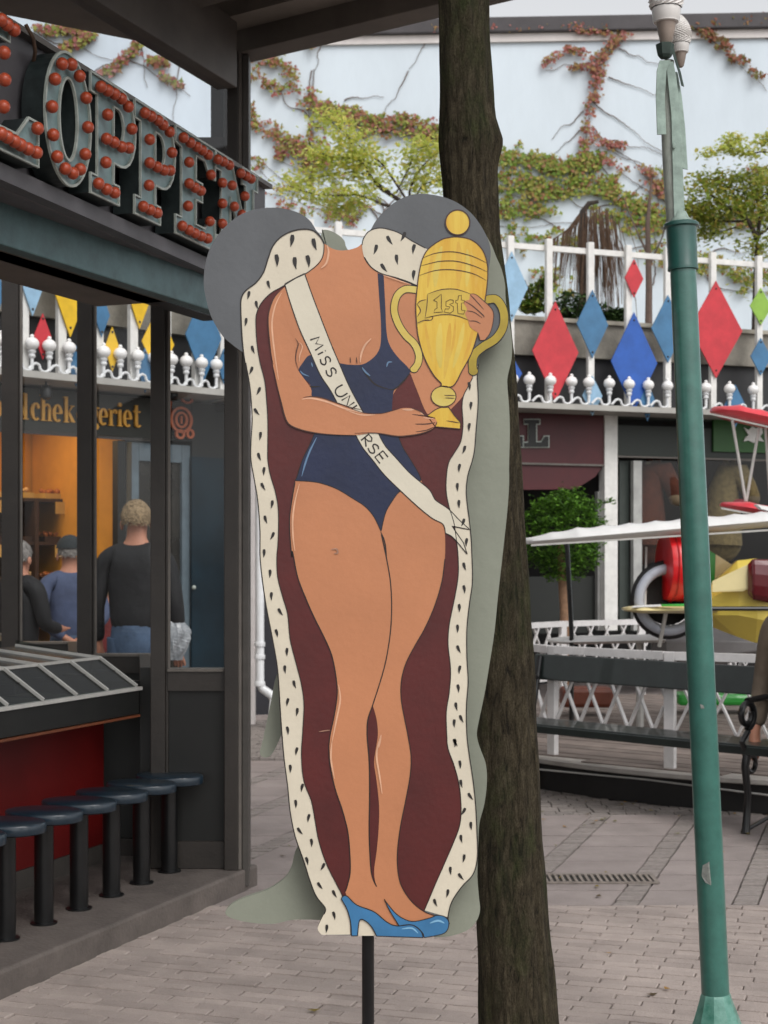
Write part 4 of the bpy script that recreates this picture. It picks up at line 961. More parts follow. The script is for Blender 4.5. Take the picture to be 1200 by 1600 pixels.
# --- right: dark red shop
A = .30
def rpanel(name, x0, x1, y0, y1, m, n0=A, th=.05, parent=None, par=arc, **k):
    s0_, s1_ = sR(x0, n0), sR(x1, n0); 
    z0, z1 = onR((x0+x1)/2, y1, n0).z, onR((x0+x1)/2, y0, n0).z
    return MB().obox(FR(s0_, n0, z0), dR*(s1_-s0_), nR*th, (0, 0, z1-z0)).build(name, m, par, **k)
rs = thing('red_shop_sign', 'dark red shop sign with black white-edged letters above a red awning', 'shop sign', tuple(onR(860, 720, A)))
rpanel('sign_board', 640, 945, 641, 722, M_shopred, par=rs)
rpanel('lower_rail', 640, 945, 722, 725, M_frame2, A-.01, .03, par=rs)
b = MB(); p = [onR(x, y, A+.02) for x, y in ((640, 726), (944, 726), (930, 745), (900, 764), (640, 768))]; b.slab(p, nR*.04).build('awning', M_shopred, rs)
# two serif letters L, the first half hidden
def serifL(x, y0, y1, wd, m, n, nm, g=0, rs=rs):
    w_ = wd
    pts = [(x-g, y1+g), (x-g, y1-6-g), (x+w_*.18-g, y1-7-g), (x+w_*.18-g, y0+6+g), (x-g, y0+6+g), (x-g, y0-g), (x+w_*.62+g, y0-g), (x+w_*.62+g, y0+6+g), (x+w_*.48+g, y0+6+g), (x+w_*.48+g, y1-7-g), (x+w_*.72-g, y1-7-g), (x+w_*.86-g, y1-16-g), (x+w_+g, y1-16-g), (x+w_+g, y1+g)]
    return MB().slab([onR(u, v, n) for u, v in pts], nR*.012).build(nm, m, rs)
for x in (780, 820):
    l = serifL(x, 656, 698, 37, M_letrim, A-.02, 'letter', 1.6); serifL(x, 656, 698, 37, M_black, A-.034, 'letter_face', 0)
rpanel('pillar', 945, 965, 641, 985, M_whitep, A-.02, .12)
rpanel('pillar_shade', 934, 944.6, 768, 985, mat('pillar_shade_grey', '#8f8e8c', .6, .1, 6), A+.06, .06)  # shaded side of the white pillar, the shade put in as grey colour
rpanel('window_bar', 990, 1003, 720, 985, mat('bar_grey_white', '#a9a9a6', .6, .1, 6), A-.01, .06)
rpanel('dark_column', 968, 984, 720, 985, mat('grey_green_column', '#39403c', .6, .1, 6), A+.1, .08)
rpanel('shop_fascia', 965.5, 1320, 641, 716, M_shopdk, A+.02, .05)
rpanel('fascia_rail', 965.5, 1320, 716.5, 719, M_frame2, A, .04)
gs = rpanel('green_shop_sign', 1115, 1300, 648, 708, M_shopgrn, A-.01, .028, par=None)
tag(gs, 'plain green shop sign with a small white crest behind the red aeroplane wing', 'shop sign')
# small white crest
b = MB(); cr = [(1163, 668), (1170, 672), (1176, 666), (1182, 670), (1190, 664), (1192, 676), (1188, 682), (1194, 690), (1184, 688), (1178, 692), (1170, 688), (1162, 690), (1166, 682), (1170, 680)]
b.slab([onR(x, y, A-.03) for x, y in cr], nR*.018).build('crest', M_whitep, None)
o = bpy.data.objects['crest']; o.parent = gs; 
MB().sheet([onR(1003.5, 720, A+.01), onR(1310, 720, A+.01), onR(1310, 985, A+.01), onR(1003.5, 985, A+.01)]).build('shop_glass', M_pane, arc)
rpanel('stall_riser', 800, 1310, 900, 986, mat('dark_riser', '#1a1d1a', .6, .1, 3), A+.14, .05)
# display shelf for the plush animals
MB().obox(FR(sR(1006, A+.3), A+.25, .75), dR*2.2, nR*.7, (0, 0, .05)).build('display_shelf', M_wood, arc)
def plush_horse(x, y, m, mm, label, k=1.0, flip=1, bow=None, Y_=.55):
    c = onR(x, y, Y_); t = thing('stuffed_horse', label, 'stuffed toy', tuple(c-Vector((0, 0, .55*k))))
    b = MB(); D = lambda u, v, w_: c+dR*(u*flip*k)+nR*(v*k)+Vector((0, 0, w_*k))
    b.tube([D(-.10, .0, -.45), D(-.09, .0, -.2), D(-.06, 0, .02), D(-.02, -.03, .17), D(.04, -.08, .16), D(.09, -.14, .04), D(.12, -.17, -.06), D(.125, -.18, -.09)], [v*k for v in (.19, .17, .13, .115, .10, .075, .065, .03)], 18)
    b.ball(D(-.1, .05, -.42), .22*k, (1, .8, .9)); 
    b.build('body', m, t, smooth=True, angle=60)
    MB().ball(D(.11, -.175, -.06), .066*k, (1, .9, 1)).build('muzzle', mm, t, smooth=True)
    MB().tube([D(-.05, -.02, .24), D(-.06, -.02, .33)], [.035*k, .008*k], 8).tube([D(.02, -.02, .24), D(.03, -.02, .32)], [.035*k, .008*k], 8).build('ears', m, t, smooth=True)
    b = MB(); 
    for i in range(14):
        q = TR.uniform(0, 1); p0 = D(-.14+.08*q, .0, -.25+.5*q); b.tube([p0, p0+Vector((0, -.05, .03))*k, p0+Vector((TR.uniform(-.06, .0), -.06, -.10))*k], [.02*k, .025*k, .008*k], 6)
    b.build('mane', mm, t, smooth=True)
    MB().ball(D(.02, -.12, .17), .014*k).build('eye', M_tyre, t, smooth=True)
    if bow: MB().ball(D(.0, -.14, -.1), .06*k, (1.4, .6, .7)).build('bow', bow, t, smooth=True)
plush_horse(1022, 768, mat('plush_brown', '#47200f', .95, .2, 20, .6, 90), mat('plush_cream', '#6e5f4a', .95, .1, 20, .5, 90), 'brown stuffed horse with pale muzzle in the shop window left of the lamp post', 1.25)
plush_horse(1140, 770, mat('plush_tan', '#665838', .95, .2, 20, .6, 90), mat('plush_tan2', '#5c5242', .95, .1, 20, .5, 90), 'tan stuffed horse with a red bow in the shop window right of the lamp post', 1.25, 1, mat('bow_red', '#7a1420', .7))

# --- left: candy shop
candy = thing('candy_shop_front', 'candy shop front with dark olive name board and warm orange interior', 'shop front', tuple(FL(1.5, .3, 0)))
B0 = .30
def lpanel(name, x0, x1, y0, y1, m, n0=B0, th=.05, par=candy, z0=None, z1=None, **k):
    s0_, s1_ = sL(x0, n0), sL(x1, n0)
    if z0 is None: z0 = onL((x0+x1)/2, y1, n0).z
    if z1 is None: z1 = onL((x0+x1)/2, y0, n0).z
    return MB().obox(FL(s1_, n0, z0), dL*(s0_-s1_), nL*th, (0, 0, z1-z0)).build(name, m, par, **k)
ZS0 = onL(100, 676, B0).z; ZS1 = 2.925
lpanel('name_board', -60, 248, 0, 0, M_olive, z0=ZS0, z1=ZS1)
lpanel('board_rail', -60, 248, 0, 0, M_frame, B0-.015, .02, z0=ZS0-.03, z1=ZS0-.003)
lpanel('dark_pier', 300, 352, 0, 0, M_black, B0, .06, z0=0, z1=ZS1)
lpanel('emblem_board', 248.5, 299.5, 0, 0, M_black, B0+.005, .05, z0=ZS0, z1=ZS1)
lpanel('window_post', 184, 196, 0, 0, M_black, B0+.01, .08, z0=0, z1=ZS0-.035)
# lettering
LETH = {}
def V(b, x0, x1, y0, y1): b.append([(x0, y0), (x1, y0), (x1, y1), (x0, y1)])
def ringpoly(cx, cy, rx, ry, ix, iy, a0=0, a1=360, n=24):
    out = []
    for i in range(n):
        t0, t1 = R(a0+(a1-a0)*i/n), R(a0+(a1-a0)*(i+1)/n)
        out.append([(cx+rx*math.cos(t0), cy+ry*math.sin(t0)), (cx+rx*math.cos(t1), cy+ry*math.sin(t1)), (cx+ix*math.cos(t1), cy+iy*math.sin(t1)), (cx+ix*math.cos(t0), cy+iy*math.sin(t0))])
    return out
def dg(ch):
    b = []; st = .2
    if ch in 'bhkl':
        V(b, .08, .08+st, .05, 1.5); V(b, .0, .08, 1.43, 1.5)
        if ch != 'b': V(b, .0, .38, 0, .05)
        else: V(b, .08, .28, 0, .05)
    if ch == 'h': b += ringpoly(.44, .72, .24, .28, .1, .2, 0, 150); V(b, .5, .68, .05, .72); V(b, .42, .78, 0, .05)
    if ch == 'b': b += ringpoly(.36, .5, .3, .5, .1, .42, -100, 100)
    if ch == 'o' or ch == 'ø': b += ringpoly(.38, .5, .36, .52, .13, .42)
    if ch == 'ø': b.append([(.08, -.1), (.14, -.1), (.68, 1.1), (.62, 1.1)])
    if ch == 'c': b += ringpoly(.36, .5, .34, .52, .12, .42, 50, 310); b += ringpoly(.52, .78, .1, .12, .01, .01)
    if ch == 'e': b += ringpoly(.36, .5, .34, .52, .12, .42, 0, 310); V(b, .24, .66, .46, .53)
    if ch == 'k': b.append([(.28, .45), (.34, .55), (.62, .95), (.54, .95)]); b.append([(.30, .5), (.42, .62), (.78, .03), (.52, .03)]); V(b, .45, .72, .95, 1.0)
    if ch == 'g': b += ringpoly(.36, .66, .28, .36, .12, .28); b += ringpoly(.38, -.12, .34, .24, .2, .16); V(b, .5, .74, .93, 1.03); V(b, .16, .4, .14, .24)
    if ch == 'r': V(b, .08, .28, .05, .95); V(b, 0, .38, 0, .05); V(b, 0, .08, .93, 1.0); b += ringpoly(.46, .72, .18, .28, .06, .18, 20, 170); b += ringpoly(.56, .84, .09, .1, .01, .01)
    if ch == 'i': V(b, .08, .28, .05, 1.0); V(b, 0, .38, 0, .05); b += ringpoly(.18, 1.3, .12, .13, .01, .01)
    if ch == 't': V(b, .12, .32, .1, 1.35); V(b, .0, .5, .92, 1.0); b += ringpoly(.34, .18, .22, .18, .04, .12, 180, 350)
    if ch == 's': b += ringpoly(.3, .74, .24, .28, .1, .2, 20, 270); b += ringpoly(.3, .26, .26, .28, .1, .2, -90, 160)
    return b
WD = dict(b=.72, o=.78, l=.42, c=.72, h=.80, e=.74, k=.80, g=.76, r=.66, i=.40, t=.52)
WD['ø'] = .78
def word(txt, pxs, ybase, hx, par, m, n):
    """each letter placed by its left edge (photo column) on the board"""
    for ch, x in zip(txt, pxs):
        s0_ = sL(x, n); base = onL(x, ybase(x), n); unit = hx
        b = MB()
        for q in dg(ch):
            b.slab([base-dL*(u*unit)+Vector((0, 0, v*unit)) for u, v in q], nL*.02)
        b.build('letter', m, par)
zbase = onL(120, 661, B0-.02).z
yb_ = lambda x: HZ-(zbase-EYE)*FP/hit(x, K0+nL*(B0-.02), dL)[1]
word('bolchekøgeriet', [-12, 12+8, 36, 48, 64, 82, 100, 121, 139, 154, 170, 184, 192, 209], yb_, .145, candy, M_gold, B0-.022)
# fine curl emblem
em = MB(); ce = onL(284, 656, B0-.03)
def ering(b, u, v, rx, ry, t, a0=0, a1=360):
    for q in ringpoly(u, v, rx, ry, rx-t, ry-t, a0, a1, 20): b.slab([ce-dL*(x_*1.35)+Vector((0, 0, y_)) for x_, y_ in q], nL*.02)
ering(em, .0, .0, .095, .12, .022); ering(em, .0, .0, .055, .075, .02); ering(em, -.01, -.13, .04, .045, .02); ering(em, .075, -.12, .035, .045, .02)
em.slab([ce-dL*(x_*1.35)+Vector((0, 0, y_)) for x_, y_ in ((-.15, -.17), (-.12, -.17), (-.08, .16), (-.115, .17))], nL*.02)
em.slab([ce-dL*(x_*1.35)+Vector((0, 0, y_)) for x_, y_ in ((-.008, -.035), (.008, -.035), (.008, .035), (-.008, .035))], nL*.02)
ering(em, .05, .19, .05, .04, .02, -180, 30)
em.build('curl_emblem', M_orange, candy)
# door in blue-grey frame
def lbox(nm, x0, x1, z0, z1, m, n0, th, par=candy): return lpanel(nm, x0, x1, 0, 0, m, n0, th, par, z0, z1)
zt = ZS0-.04
lbox('door_frame', 206, 217, .03, zt, M_bluefr, B0+.02, .08); lbox('door_head', 217.5, 284, zt-.16, zt, M_bluefr, B0+.02, .08)
lbox('door_frame', 284.5, 297, .03, zt, M_bluefr, B0+.02, .08); lbox('door_rail', 217.5, 284, .03, .30, M_bluefr, B0+.03, .06)
lbox('door_glass', 217.5, 284, .30, zt-.16, mat('dim_door_glass', '#2c2a26', .2, .3, 3), B0+.05, .006)
lbox('side_door_glass', 300, 350, .3, zt-.1, mat('dark_blue_gloss', '#1a2c36', .4, .2, 2, spec=.2), B0-.03, .02)
MB().ball(onL(303, 918, B0-.05), .02).build('door_knob', M_letrim, candy, smooth=True)
# interior
MB().obox(FL(sL(205, B0), 1.9, .03), dL*4.2, nL*.05, (0, 0, 2.82)).build('interior_wall', M_orwall, candy)
MB().obox(FL(sL(205, B0)-.02, .42, .03), dL*.04, nL*1.45, (0, 0, 2.82)).build('side_wall', M_orwall, candy)
SH0 = sL(186, 1.35)
for z in (.45, .85, 1.25, 1.62, 2.02):
    MB().obox(FL(SH0, 1.35, z), dL*3.6, nL*.45, (0, 0, .03)).build('shelf', M_wood, candy)
for s in (0, .9, 1.8, 2.7, 3.6):
    MB().obox(FL(SH0+s, 1.33, .03), dL*.04, nL*.5, (0, 0, 2.02)).build('shelf_upright', M_wood, candy)
MB().obox(FL(SH0, 1.82, .03), dL*3.6, nL*.03, (0, 0, 1.99)).build('shelf_back', M_wood, candy)
cm = [mat(f'sweets_{i}', c, .5, .3, 40) for i, c in enumerate(('#8a3a1c', '#b0662c', '#c9a070', '#5a2416'))]
GRP = 'baskets of sweets on the shop shelves'; bi = 0
for z in (1.28, 1.65, 2.05):
    for k in range(8):
        s = SH0+.15+k*.36+TR.uniform(0, .08)
        t = thing('sweet_tray', f"{['first', 'second', 'third', 'fourth', 'fifth', 'sixth', 'seventh', 'eighth'][k]} tray of sweets from the shop door on the {'top of the shelves' if z > 2 else ('upper shelf' if z > 1.5 else 'lower shelf')}", 'tray', tuple(FL(s, 1.45, z)), GRP)
        MB().obox(FL(s, 1.38, z), dL*.26, nL*.2, (0, 0, .05)).build('tray', M_card if z > 2 else M_wood, t)
        q = MB()
        for j in range(12): q.ball(FL(s+TR.uniform(.03, .23), 1.38+TR.uniform(.03, .17), z+.06+TR.uniform(0, .02)), .022, n=8, m=5)
        q.build('sweets', cm[(k+int(z*10)) % 4], t, smooth=True)
        if k % 2: MB().obox(FL(s+.05, 1.315, z-.14), dL*.14, nL*.006, (0, 0, .11)).build('price_card', M_card, t)
al = bpy.data.lights.new('shop_lamp', 'AREA'); al.energy = 17; al.size = 2.2; al.size_y = .5; al.shape = 'RECTANGLE'; al.color = (1, .70, .34)
ao = bpy.data.objects.new('shop_lamp', al); COL.objects.link(ao); ao.location = FL(2.2, 1.1, 2.80); ao.rotation_euler = (0, 0, math.atan2(dL.y, dL.x))
# hanging spot under the ledge
for x in (72, 270):
    p = onL(x, 602, .0); t = thing('spot_light', 'small black spotlight under the ledge above the shop name' if x == 72 else 'small black spotlight under the ledge above the orange emblem', 'spotlight', tuple(p))
    MB().tube([p+Vector((0, 0, .09)), p+Vector((0, 0, .0))], .01, 8).build('stem', M_iron, t)
    MB().lathe([(.035, 0), (.05, -.04), (.045, -.10), (.02, -.12)], p, 14).build('head', M_iron, t, smooth=True)
# white corner strip and downpipe
dp = thing('downpipe', 'white downpipe with a bend at its foot beside the kiosk corner', 'downpipe', (P(405, HZ, 13.6).x, 13.6, 0))
b = MB().tube([P(406, 640, 13.6), P(406, 860, 13.6), P(406, 1068, 13.6), P(410, 1076, 13.6), P(424, 1086, 13.58), P(428, 1094, 13.58), P(426, 1115, 13.5)], .038, 16); b.build('pipe', M_whitem, dp, smooth=True)
for y in (1010, 1030, 1072): MB().lathe([(.046, 0), (.048, .01), (.048, .03), (.046, .04)], P(406, y, 13.6), 16).build('pipe_joint', M_whitem, dp, smooth=True)
MB().box((P(387, 0, 13.85).x, 13.85, 0), (P(398, 0, 13.85).x, 13.95, 2.9)).build('corner_strip', M_pinkw, arc)
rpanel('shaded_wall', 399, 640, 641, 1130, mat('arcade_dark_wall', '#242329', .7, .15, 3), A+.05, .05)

# ================================================================ WHITE FENCE WITH DIAMONDS, AND LAMPS ON THE LEDGE
fen = thing('terrace_fence', 'tall white post and rail fence standing on the ledge above the shops', 'fence', tuple(FR(0, 0, 3.0)))
ZR = 4.57
for x in (484, 528, 590, 640, 700, 797, 857, 922, 981, 1042, 1113, 1185, 1262, 1345):
    s = sR(x); MB().obox(FR(s-.033, -.03, 3.005), dR*.066, nR*.05, (0, 0, ZR+.06-3.005)).build('post', M_whitep, fen, bevel=.004)
for x in (-60, -12, 35, 94, 152, 206, 258, 306, 346):
    s = sL(x); MB().obox(FL(s-.045, -.03, 3.005), dL*.08, nL*.05, (0, 0, ZR+.06-3.005)).build('post', M_whitep, fen, bevel=.004)
MB().obox(FR(0.02, .022, ZR-.05), dR*9, nR*.035, (0, 0, .055)).build('rail', M_whitep, fen)
MB().obox(FL(0.02, .022, ZR-.05), dL*6, nL*.035, (0, 0, .055)).build('rail', M_whitep, fen)
DC = dict(red=mat('diamond_red', '#c0303a', .55, .09, 7), blue=mat('diamond_bright_blue', '#2456a8', .55, .09, 7), steel=mat('diamond_steel_blue', '#3f7096', .55, .09, 7), light=mat('diamond_pale_blue', '#8fb2cc', .55, .09, 7), green=mat('diamond_green', '#88b044', .55, .09, 7), yellow=mat('diamond_yellow', '#e0b41c', .55, .09, 7))
scr = mat('screw_dark', '#3a3230', .6)
def diamond(side, x, yt, yb, hw, c, label):
    on = onR if side else onL; d = dR if side else -dL; n = nR if side else nL
    p0, p1 = on(x, yt, -.045), on(x, yb, -.045); ym = (yt+yb)/2
    l, r = on(x-hw, ym, -.045), on(x+hw, ym, -.045); l.z = r.z = (p0.z+p1.z)/2
    t = MB().slab([p1, r, p0, l], -n*.012).build('diamond_panel', DC[c], None)
    tag(t, label, 'diamond panel', 'coloured diamonds fixed to the white fence')
    for z in (p0.z-.06*(p0.z-p1.z)-.02, p1.z+.06*(p0.z-p1.z)+.02):
        q = Vector((p0.x, p0.y, z))-n*.0125
        MB().ball(q, .011, n=8, m=6).build('screw', scr, t, True, smooth=True)
for a in ((1, 799, 393, 503, 25, 'light', 'pale blue diamond on the fence just right of the cutout board'), (1, 867, 471, 628, 36, 'red', 'large red diamond second on the fence right of the tree'),
          (1, 925, 453, 560, 24.5, 'steel', 'steel blue diamond between the large red and the bright blue diamonds'), (1, 990, 405, 465, 14.5, 'red', 'small red diamond above the bright blue one'),
          (1, 990, 488, 644, 36, 'blue', 'large bright blue diamond under the small red one'), (1, 1043, 461, 567, 26, 'steel', 'steel blue diamond half hidden by the lamp post'),
          (1, 1118, 439, 591, 41, 'red', 'largest red diamond, right of the lamp post'), (1, 1188, 450, 508, 17, 'green', 'small lime green diamond near the right edge'),
          (1, 1188, 528, 587, 16, 'steel', 'small steel blue diamond under the lime green one'), (1, 799, 556, 610, 16, 'blue', 'small bright blue diamond low down beside the cutout board'),
          (1, 925, 587, 650, 15.5, 'light', 'small pale blue diamond hanging below the ledge between lamps'), (1, 1011, 596, 658, 12, 'steel', 'small steel blue diamond overlapping the tip of the bright blue one'),
          (1, 1148, 601, 668, 17, 'steel', 'steel blue diamond behind the lamps near the red aeroplane wing'),
          (0, 50, 380, 494, 20, 'light', 'pale blue diamond seen through the first kiosk pane'), (0, 109, 345, 527, 34, 'yellow', 'large yellow diamond seen through the first kiosk pane'),
          (0, 66, 490, 562, 13.5, 'red', 'small red diamond seen through the first kiosk pane'), (0, 158, 456, 527, 12.5, 'steel', 'slim steel blue diamond seen through the second kiosk pane'),
          (0, 217, 395, 514, 21, 'yellow', 'yellow diamond high up in the second kiosk pane'), (0, 174.5, 511, 581, 12, 'yellow', 'small yellow diamond low in the second kiosk pane'),
          (0, 246, 480, 592, 25, 'yellow', 'yellow diamond crossed by the post between second and third kiosk panes'), (0, 317, 455, 597, 28, 'steel', 'large steel blue diamond in the third kiosk pane'),
          (0, -14, 390, 520, 20, 'steel', 'steel blue diamond cut off by the left edge of the picture'), (0, 118, 540, 604, 12, 'steel', 'small steel blue diamond beside the yellow one near the first kiosk post'),
          (0, 226, 543, 614, 12, 'steel', 'small steel blue diamond hanging under the ledge in the second kiosk pane'),
          (0, 349, 545, 600, 10, 'steel', 'small steel blue diamond beside the kiosk corner post')): diamond(*a)
def mk_lamp():
    t = thing('ledge_lamp', '', 'lamp', (0, 0, 0), 'white globe lamps along the ledge')
    b = MB().lathe([(.014, .02), (.015, .12)], n=12); b.build('stem', M_whitem, t, True, smooth=True)
    MB().lathe([(.02, .115), (.028, .125), (.028, .14), (.022, .148), (.030, .16), (.034, .175), (.026, .182)], n=16).build('collar', M_whitem, t, True, smooth=True)
    MB().ball((0, 0, .235), .058, (1, 1, .95), 20, 14).ball((0, 0, .298), .018, n=12, m=8).build('globe', mat('opal_globe', '#e6e4e2', .3, .02, 6), t, True, smooth=True)
    pts = []
    for i in range(13):
        a = math.pi*i/12; pts.append((-.045+.045*math.cos(a), 0, .05-.042*math.sin(a)))
    pts += [(-.098, 0, .065), (-.125, 0, .075), (-.15, 0, .065), (-.175, 0, .04), (-.195, 0, .02)]
    MB().tube(pts, .012, 8).build('scroll_arm', M_whitem, t, True, smooth=True)
    return t
l0 = mk_lamp(); first = True
lr = [(801, 'globe lamp on the ledge partly covered by the edge of the cutout board'), (827, 'first fully visible globe lamp right of the cutout board'), (860, 'globe lamp in front of the tip of the large red diamond, right of centre post'), (893, 'globe lamp just right of the large red diamond tip'),
      (920, 'globe lamp in front of the small pale blue diamond'), (952, 'globe lamp between the pale blue and bright blue diamonds'), (983, 'globe lamp in front of the bright blue diamond'), (1013, 'globe lamp in front of the small steel blue diamond'), (1043, 'globe lamp just left of the green lamp post'),
      (1103, 'globe lamp just right of the green lamp post'), (1140, 'globe lamp before the steel blue diamond above the red wing'), (1177, 'last fully visible globe lamp at the right edge'), (1214, 'globe lamp beyond the right edge')]
ll = [(-26, 'globe lamp beyond the left edge'), (2, 'globe lamp at the very left edge of the picture'), (50, 'globe lamp left of the small red diamond'), (77, 'globe lamp right of the small red diamond'), (108, 'globe lamp under the large yellow diamond'), (134, 'globe lamp hidden by the first kiosk post'), (162, 'first globe lamp in the second kiosk pane'), (188, 'middle globe lamp in the second kiosk pane'), (215, 'last globe lamp in the second kiosk pane'),
      (241, 'globe lamp behind the second kiosk post'), (268, 'first globe lamp in the third kiosk pane'), (291, 'second globe lamp in the third kiosk pane'), (315, 'third globe lamp in the third kiosk pane'), (338, 'globe lamp closest to the kiosk corner post')]
for side, lst in ((1, lr), (0, ll)):
    for x, lab in lst:
        o = l0 if first else copy_tree(l0); first = False
        n_ = -.09
        p = (FR(sR(x, n_), n_, 3.005) if side else FL(sL(x, n_), n_, 3.005)); o.location = p
        o.scale = (1, 1, .96)
        o.rotation_euler = (0, 0, math.atan2(dR.y, dR.x) if side else math.atan2(-dL.y, -dL.x)); o['label'] = lab
# ================================================================ BIG PALE BLUE WALL BEYOND
W0 = Vector((0, 22.2, 0)); dW = Vector((1, -.05, 0)).normalized(); nW = Vector((.05, 1, 0)).normalized()
def Wp(s, n, z): return W0+dW*s+nW*n+Vector((0, 0, z))
def onW(x, y, n=0): return onp(x, y, W0+nW*n, dW)
ztop = onW(765, 50).z
wall = thing('blue_wall', 'tall pale blue rendered wall with dark coping behind the shops', 'wall', tuple(Wp(0, 0, 0)))
sk_ = hit(352, W0, dW)[0]
for s0_, s1_, zt2 in ((sk_, 22, ztop), (-22, sk_-.002, ztop+.62)):
    MB().obox(Wp(s0_, 0, 0), dW*(s1_-s0_), nW*.4, (0, 0, zt2-.16)).build('render', M_bluewall, wall)
    MB().obox(Wp(s0_, -.05, zt2-.16), dW*(s1_-s0_), nW*.5, (0, 0, .12)).build('white_band', M_pinkw, wall)
    MB().obox(Wp(s0_, -.12, zt2-.04), dW*(s1_-s0_), nW*.6, (0, 0, .22)).build('coping', M_coping, wall, bevel=.02)
VR = random.Random(21)
ivy_r = ['#96604c', '#a8706a', '#97764c', '#8a7a44', '#a4645c']
ivy_g = ['#7d8a3a', '#98984a', '#8d7c44', '#966a4c', '#708238', '#a49a4c']
ivy_gr = ['#56702a', '#6a8434', '#88963e', '#4a6428', '#7f7a38']
def creeper(name, label, bands, stems, cols, mname, size=.05):
    t = thing(name, label, 'creeper', tuple(onW(bands[0][0][0][0], 500, -.05)))
    b = MB()
    for pts, spread, n in bands:
        q = smoothp([(p[0], p[1]) for p in pts], False, 8)
        nc = max(3, n//5)
        cl = []
        for _ in range(nc):
            i = VR.randrange(len(q)-1); f = VR.random()
            x = q[i][0]*(1-f)+q[i+1][0]*f+VR.gauss(0, spread*.8); y = q[i][1]*(1-f)+q[i+1][1]*f+VR.gauss(0, spread*.6); cl.append((x, y))
        for _ in range(int(n*1.4)):
            cx_, cy_ = VR.choice(cl)
            p = onW(cx_+VR.gauss(0, 4.5), cy_+VR.gauss(0, 2.6), -VR.uniform(.03, .13))
            s = size*VR.uniform(.7, 1.25); a = VR.uniform(0, 6.28)
            s *= VR.choice((.55, .8, 1, 1.1)); u = Vector((math.cos(a), VR.uniform(-.5, .5), math.sin(a)*.8)).normalized()*s
            v = u.cross(Vector((VR.uniform(-.3, .3), 1, VR.uniform(-.7, .3)))).normalized()*s*.8
            b.add([p-u*.6, p-u*.1+v*.8, p+u*.2+v*.25, p+u*.9, p+u*.2-v*.25, p-u*.1-v*.8], [(0, 1, 2, 3), (0, 3, 4, 5)])
    o = b.build('leaves', leafmat(mname, cols, .25), t); o['kind'] = 'stuff'
    b = MB()
    for st in stems:
        q = smoothp([(p[0], p[1]) for p in st], False, 6)
        n = len(q); b.tube([onW(x+VR.uniform(-.8, .8), y+VR.uniform(-.8, .8), -.02) for x, y in q], [max(.004, .010*(1-i/n)) for i in range(n)], 5)
    if stems: b.build('stem', M_stem, t)
def wig(x0, y0, x1, y1, n=5, a=8): return [(x0+(x1-x0)*i/n+VR.uniform(-a, a), y0+(y1-y0)*i/n+VR.uniform(-a, a)) for i in range(n+1)]
creeper('wall_creeper', 'reddish creeper trailing down the blue wall beside the kiosk corner', [
    ([(382, 82), (420, 90), (440, 105), (470, 140), (492, 178)], 9, 380), ([(380, 110), (410, 125), (440, 145)], 8, 110),
    ([(385, 190), (420, 205), (450, 225), (480, 240)], 12, 420), ([(385, 260), (430, 240), (470, 255), (510, 250)], 14, 200), ([(400, 300), (450, 320), (500, 335), (540, 310)], 22, 170), ([(385, 165), (400, 180)], 5, 60),
    ([(500, 345), (540, 330), (580, 350)], 12, 60), ([(440, 290), (520, 300), (560, 330)], 20, 80)],
    [wig(600, 345, 480, 250), wig(600, 345, 440, 250), wig(620, 345, 500, 180, 7, 5), wig(560, 345, 400, 270), wig(540, 340, 395, 300), wig(480, 300, 385, 240), wig(500, 200, 388, 100), wig(560, 240, 470, 150), wig(600, 340, 540, 250), wig(485, 110, 488, 250, 6, 4), wig(485, 320, 490, 110, 6, 3), wig(430, 340, 520, 260)], ivy_r+ivy_g[:3], 'ivy_red', .046)
creeper('wall_creeper', 'green-brown creeper band across the wall between cutout shoulders and tree trunk', [
    ([(500, 170), (540, 178), (580, 186), (640, 190), (690, 205)], 10, 720), ([(550, 200), (620, 205), (690, 215)], 8, 260), ([(495, 195), (500, 235), (505, 250)], 8, 120), ([(505, 165), (515, 175)], 6, 60)],
    [wig(690, 200, 500, 190), wig(680, 215, 560, 195), wig(600, 340, 690, 220), wig(540, 155, 600, 150, 4, 2), wig(700, 230, 620, 300)], ivy_g+ivy_r[:2], 'ivy_mixed')
creeper('wall_creeper', 'sparse line of red leaves hanging under the dark coping', [
    ([(480, 48), (600, 45), (690, 42), (800, 42), (900, 40), (1100, 33), (1210, 28)], 3, 230), ([(495, 52), (490, 65), (488, 75)], 4, 60)],
    [wig(480, 52, 700, 45, 8, 2), wig(770, 42, 1010, 36, 8, 2), wig(1080, 34, 1210, 28, 5, 2), wig(497, 55, 490, 130, 5, 5), wig(672, 50, 640, 110, 5, 3), wig(640, 110, 600, 180, 5, 3)], ivy_r, 'ivy_coping', .045)
creeper('wall_creeper', 'dense yellow-green creeper right of the tree trunk above the fence', [
    ([(775, 240), (830, 250), (870, 265), (900, 260), (925, 248)], 13, 900), ([(772, 275), (820, 290), (870, 300), (930, 290), (960, 300)], 14, 850), ([(775, 320), (800, 335), (830, 320), (860, 330)], 12, 260), ([(960, 300), (990, 320), (1020, 330), (1045, 345)], 13, 420), ([(930, 330), (980, 350), (1030, 350)], 14, 260),
    ([(775, 360), (850, 380), (900, 370)], 18, 220), ([(1000, 380), (1060, 400), (1100, 420)], 20, 160), ([(850, 430), (880, 460)], 20, 120), ([(1040, 270), (1050, 300), (1060, 320)], 10, 110)],
    [wig(1010, 345, 780, 350), wig(1000, 330, 800, 300), wig(1060, 345, 920, 230), wig(1050, 300, 920, 200), wig(1080, 390, 800, 370, 8), wig(900, 360, 775, 330), wig(1020, 450, 1030, 280, 7, 4), wig(940, 360, 1040, 250)], ivy_g+['#6f8a34', '#8d9a40'], 'ivy_dense')
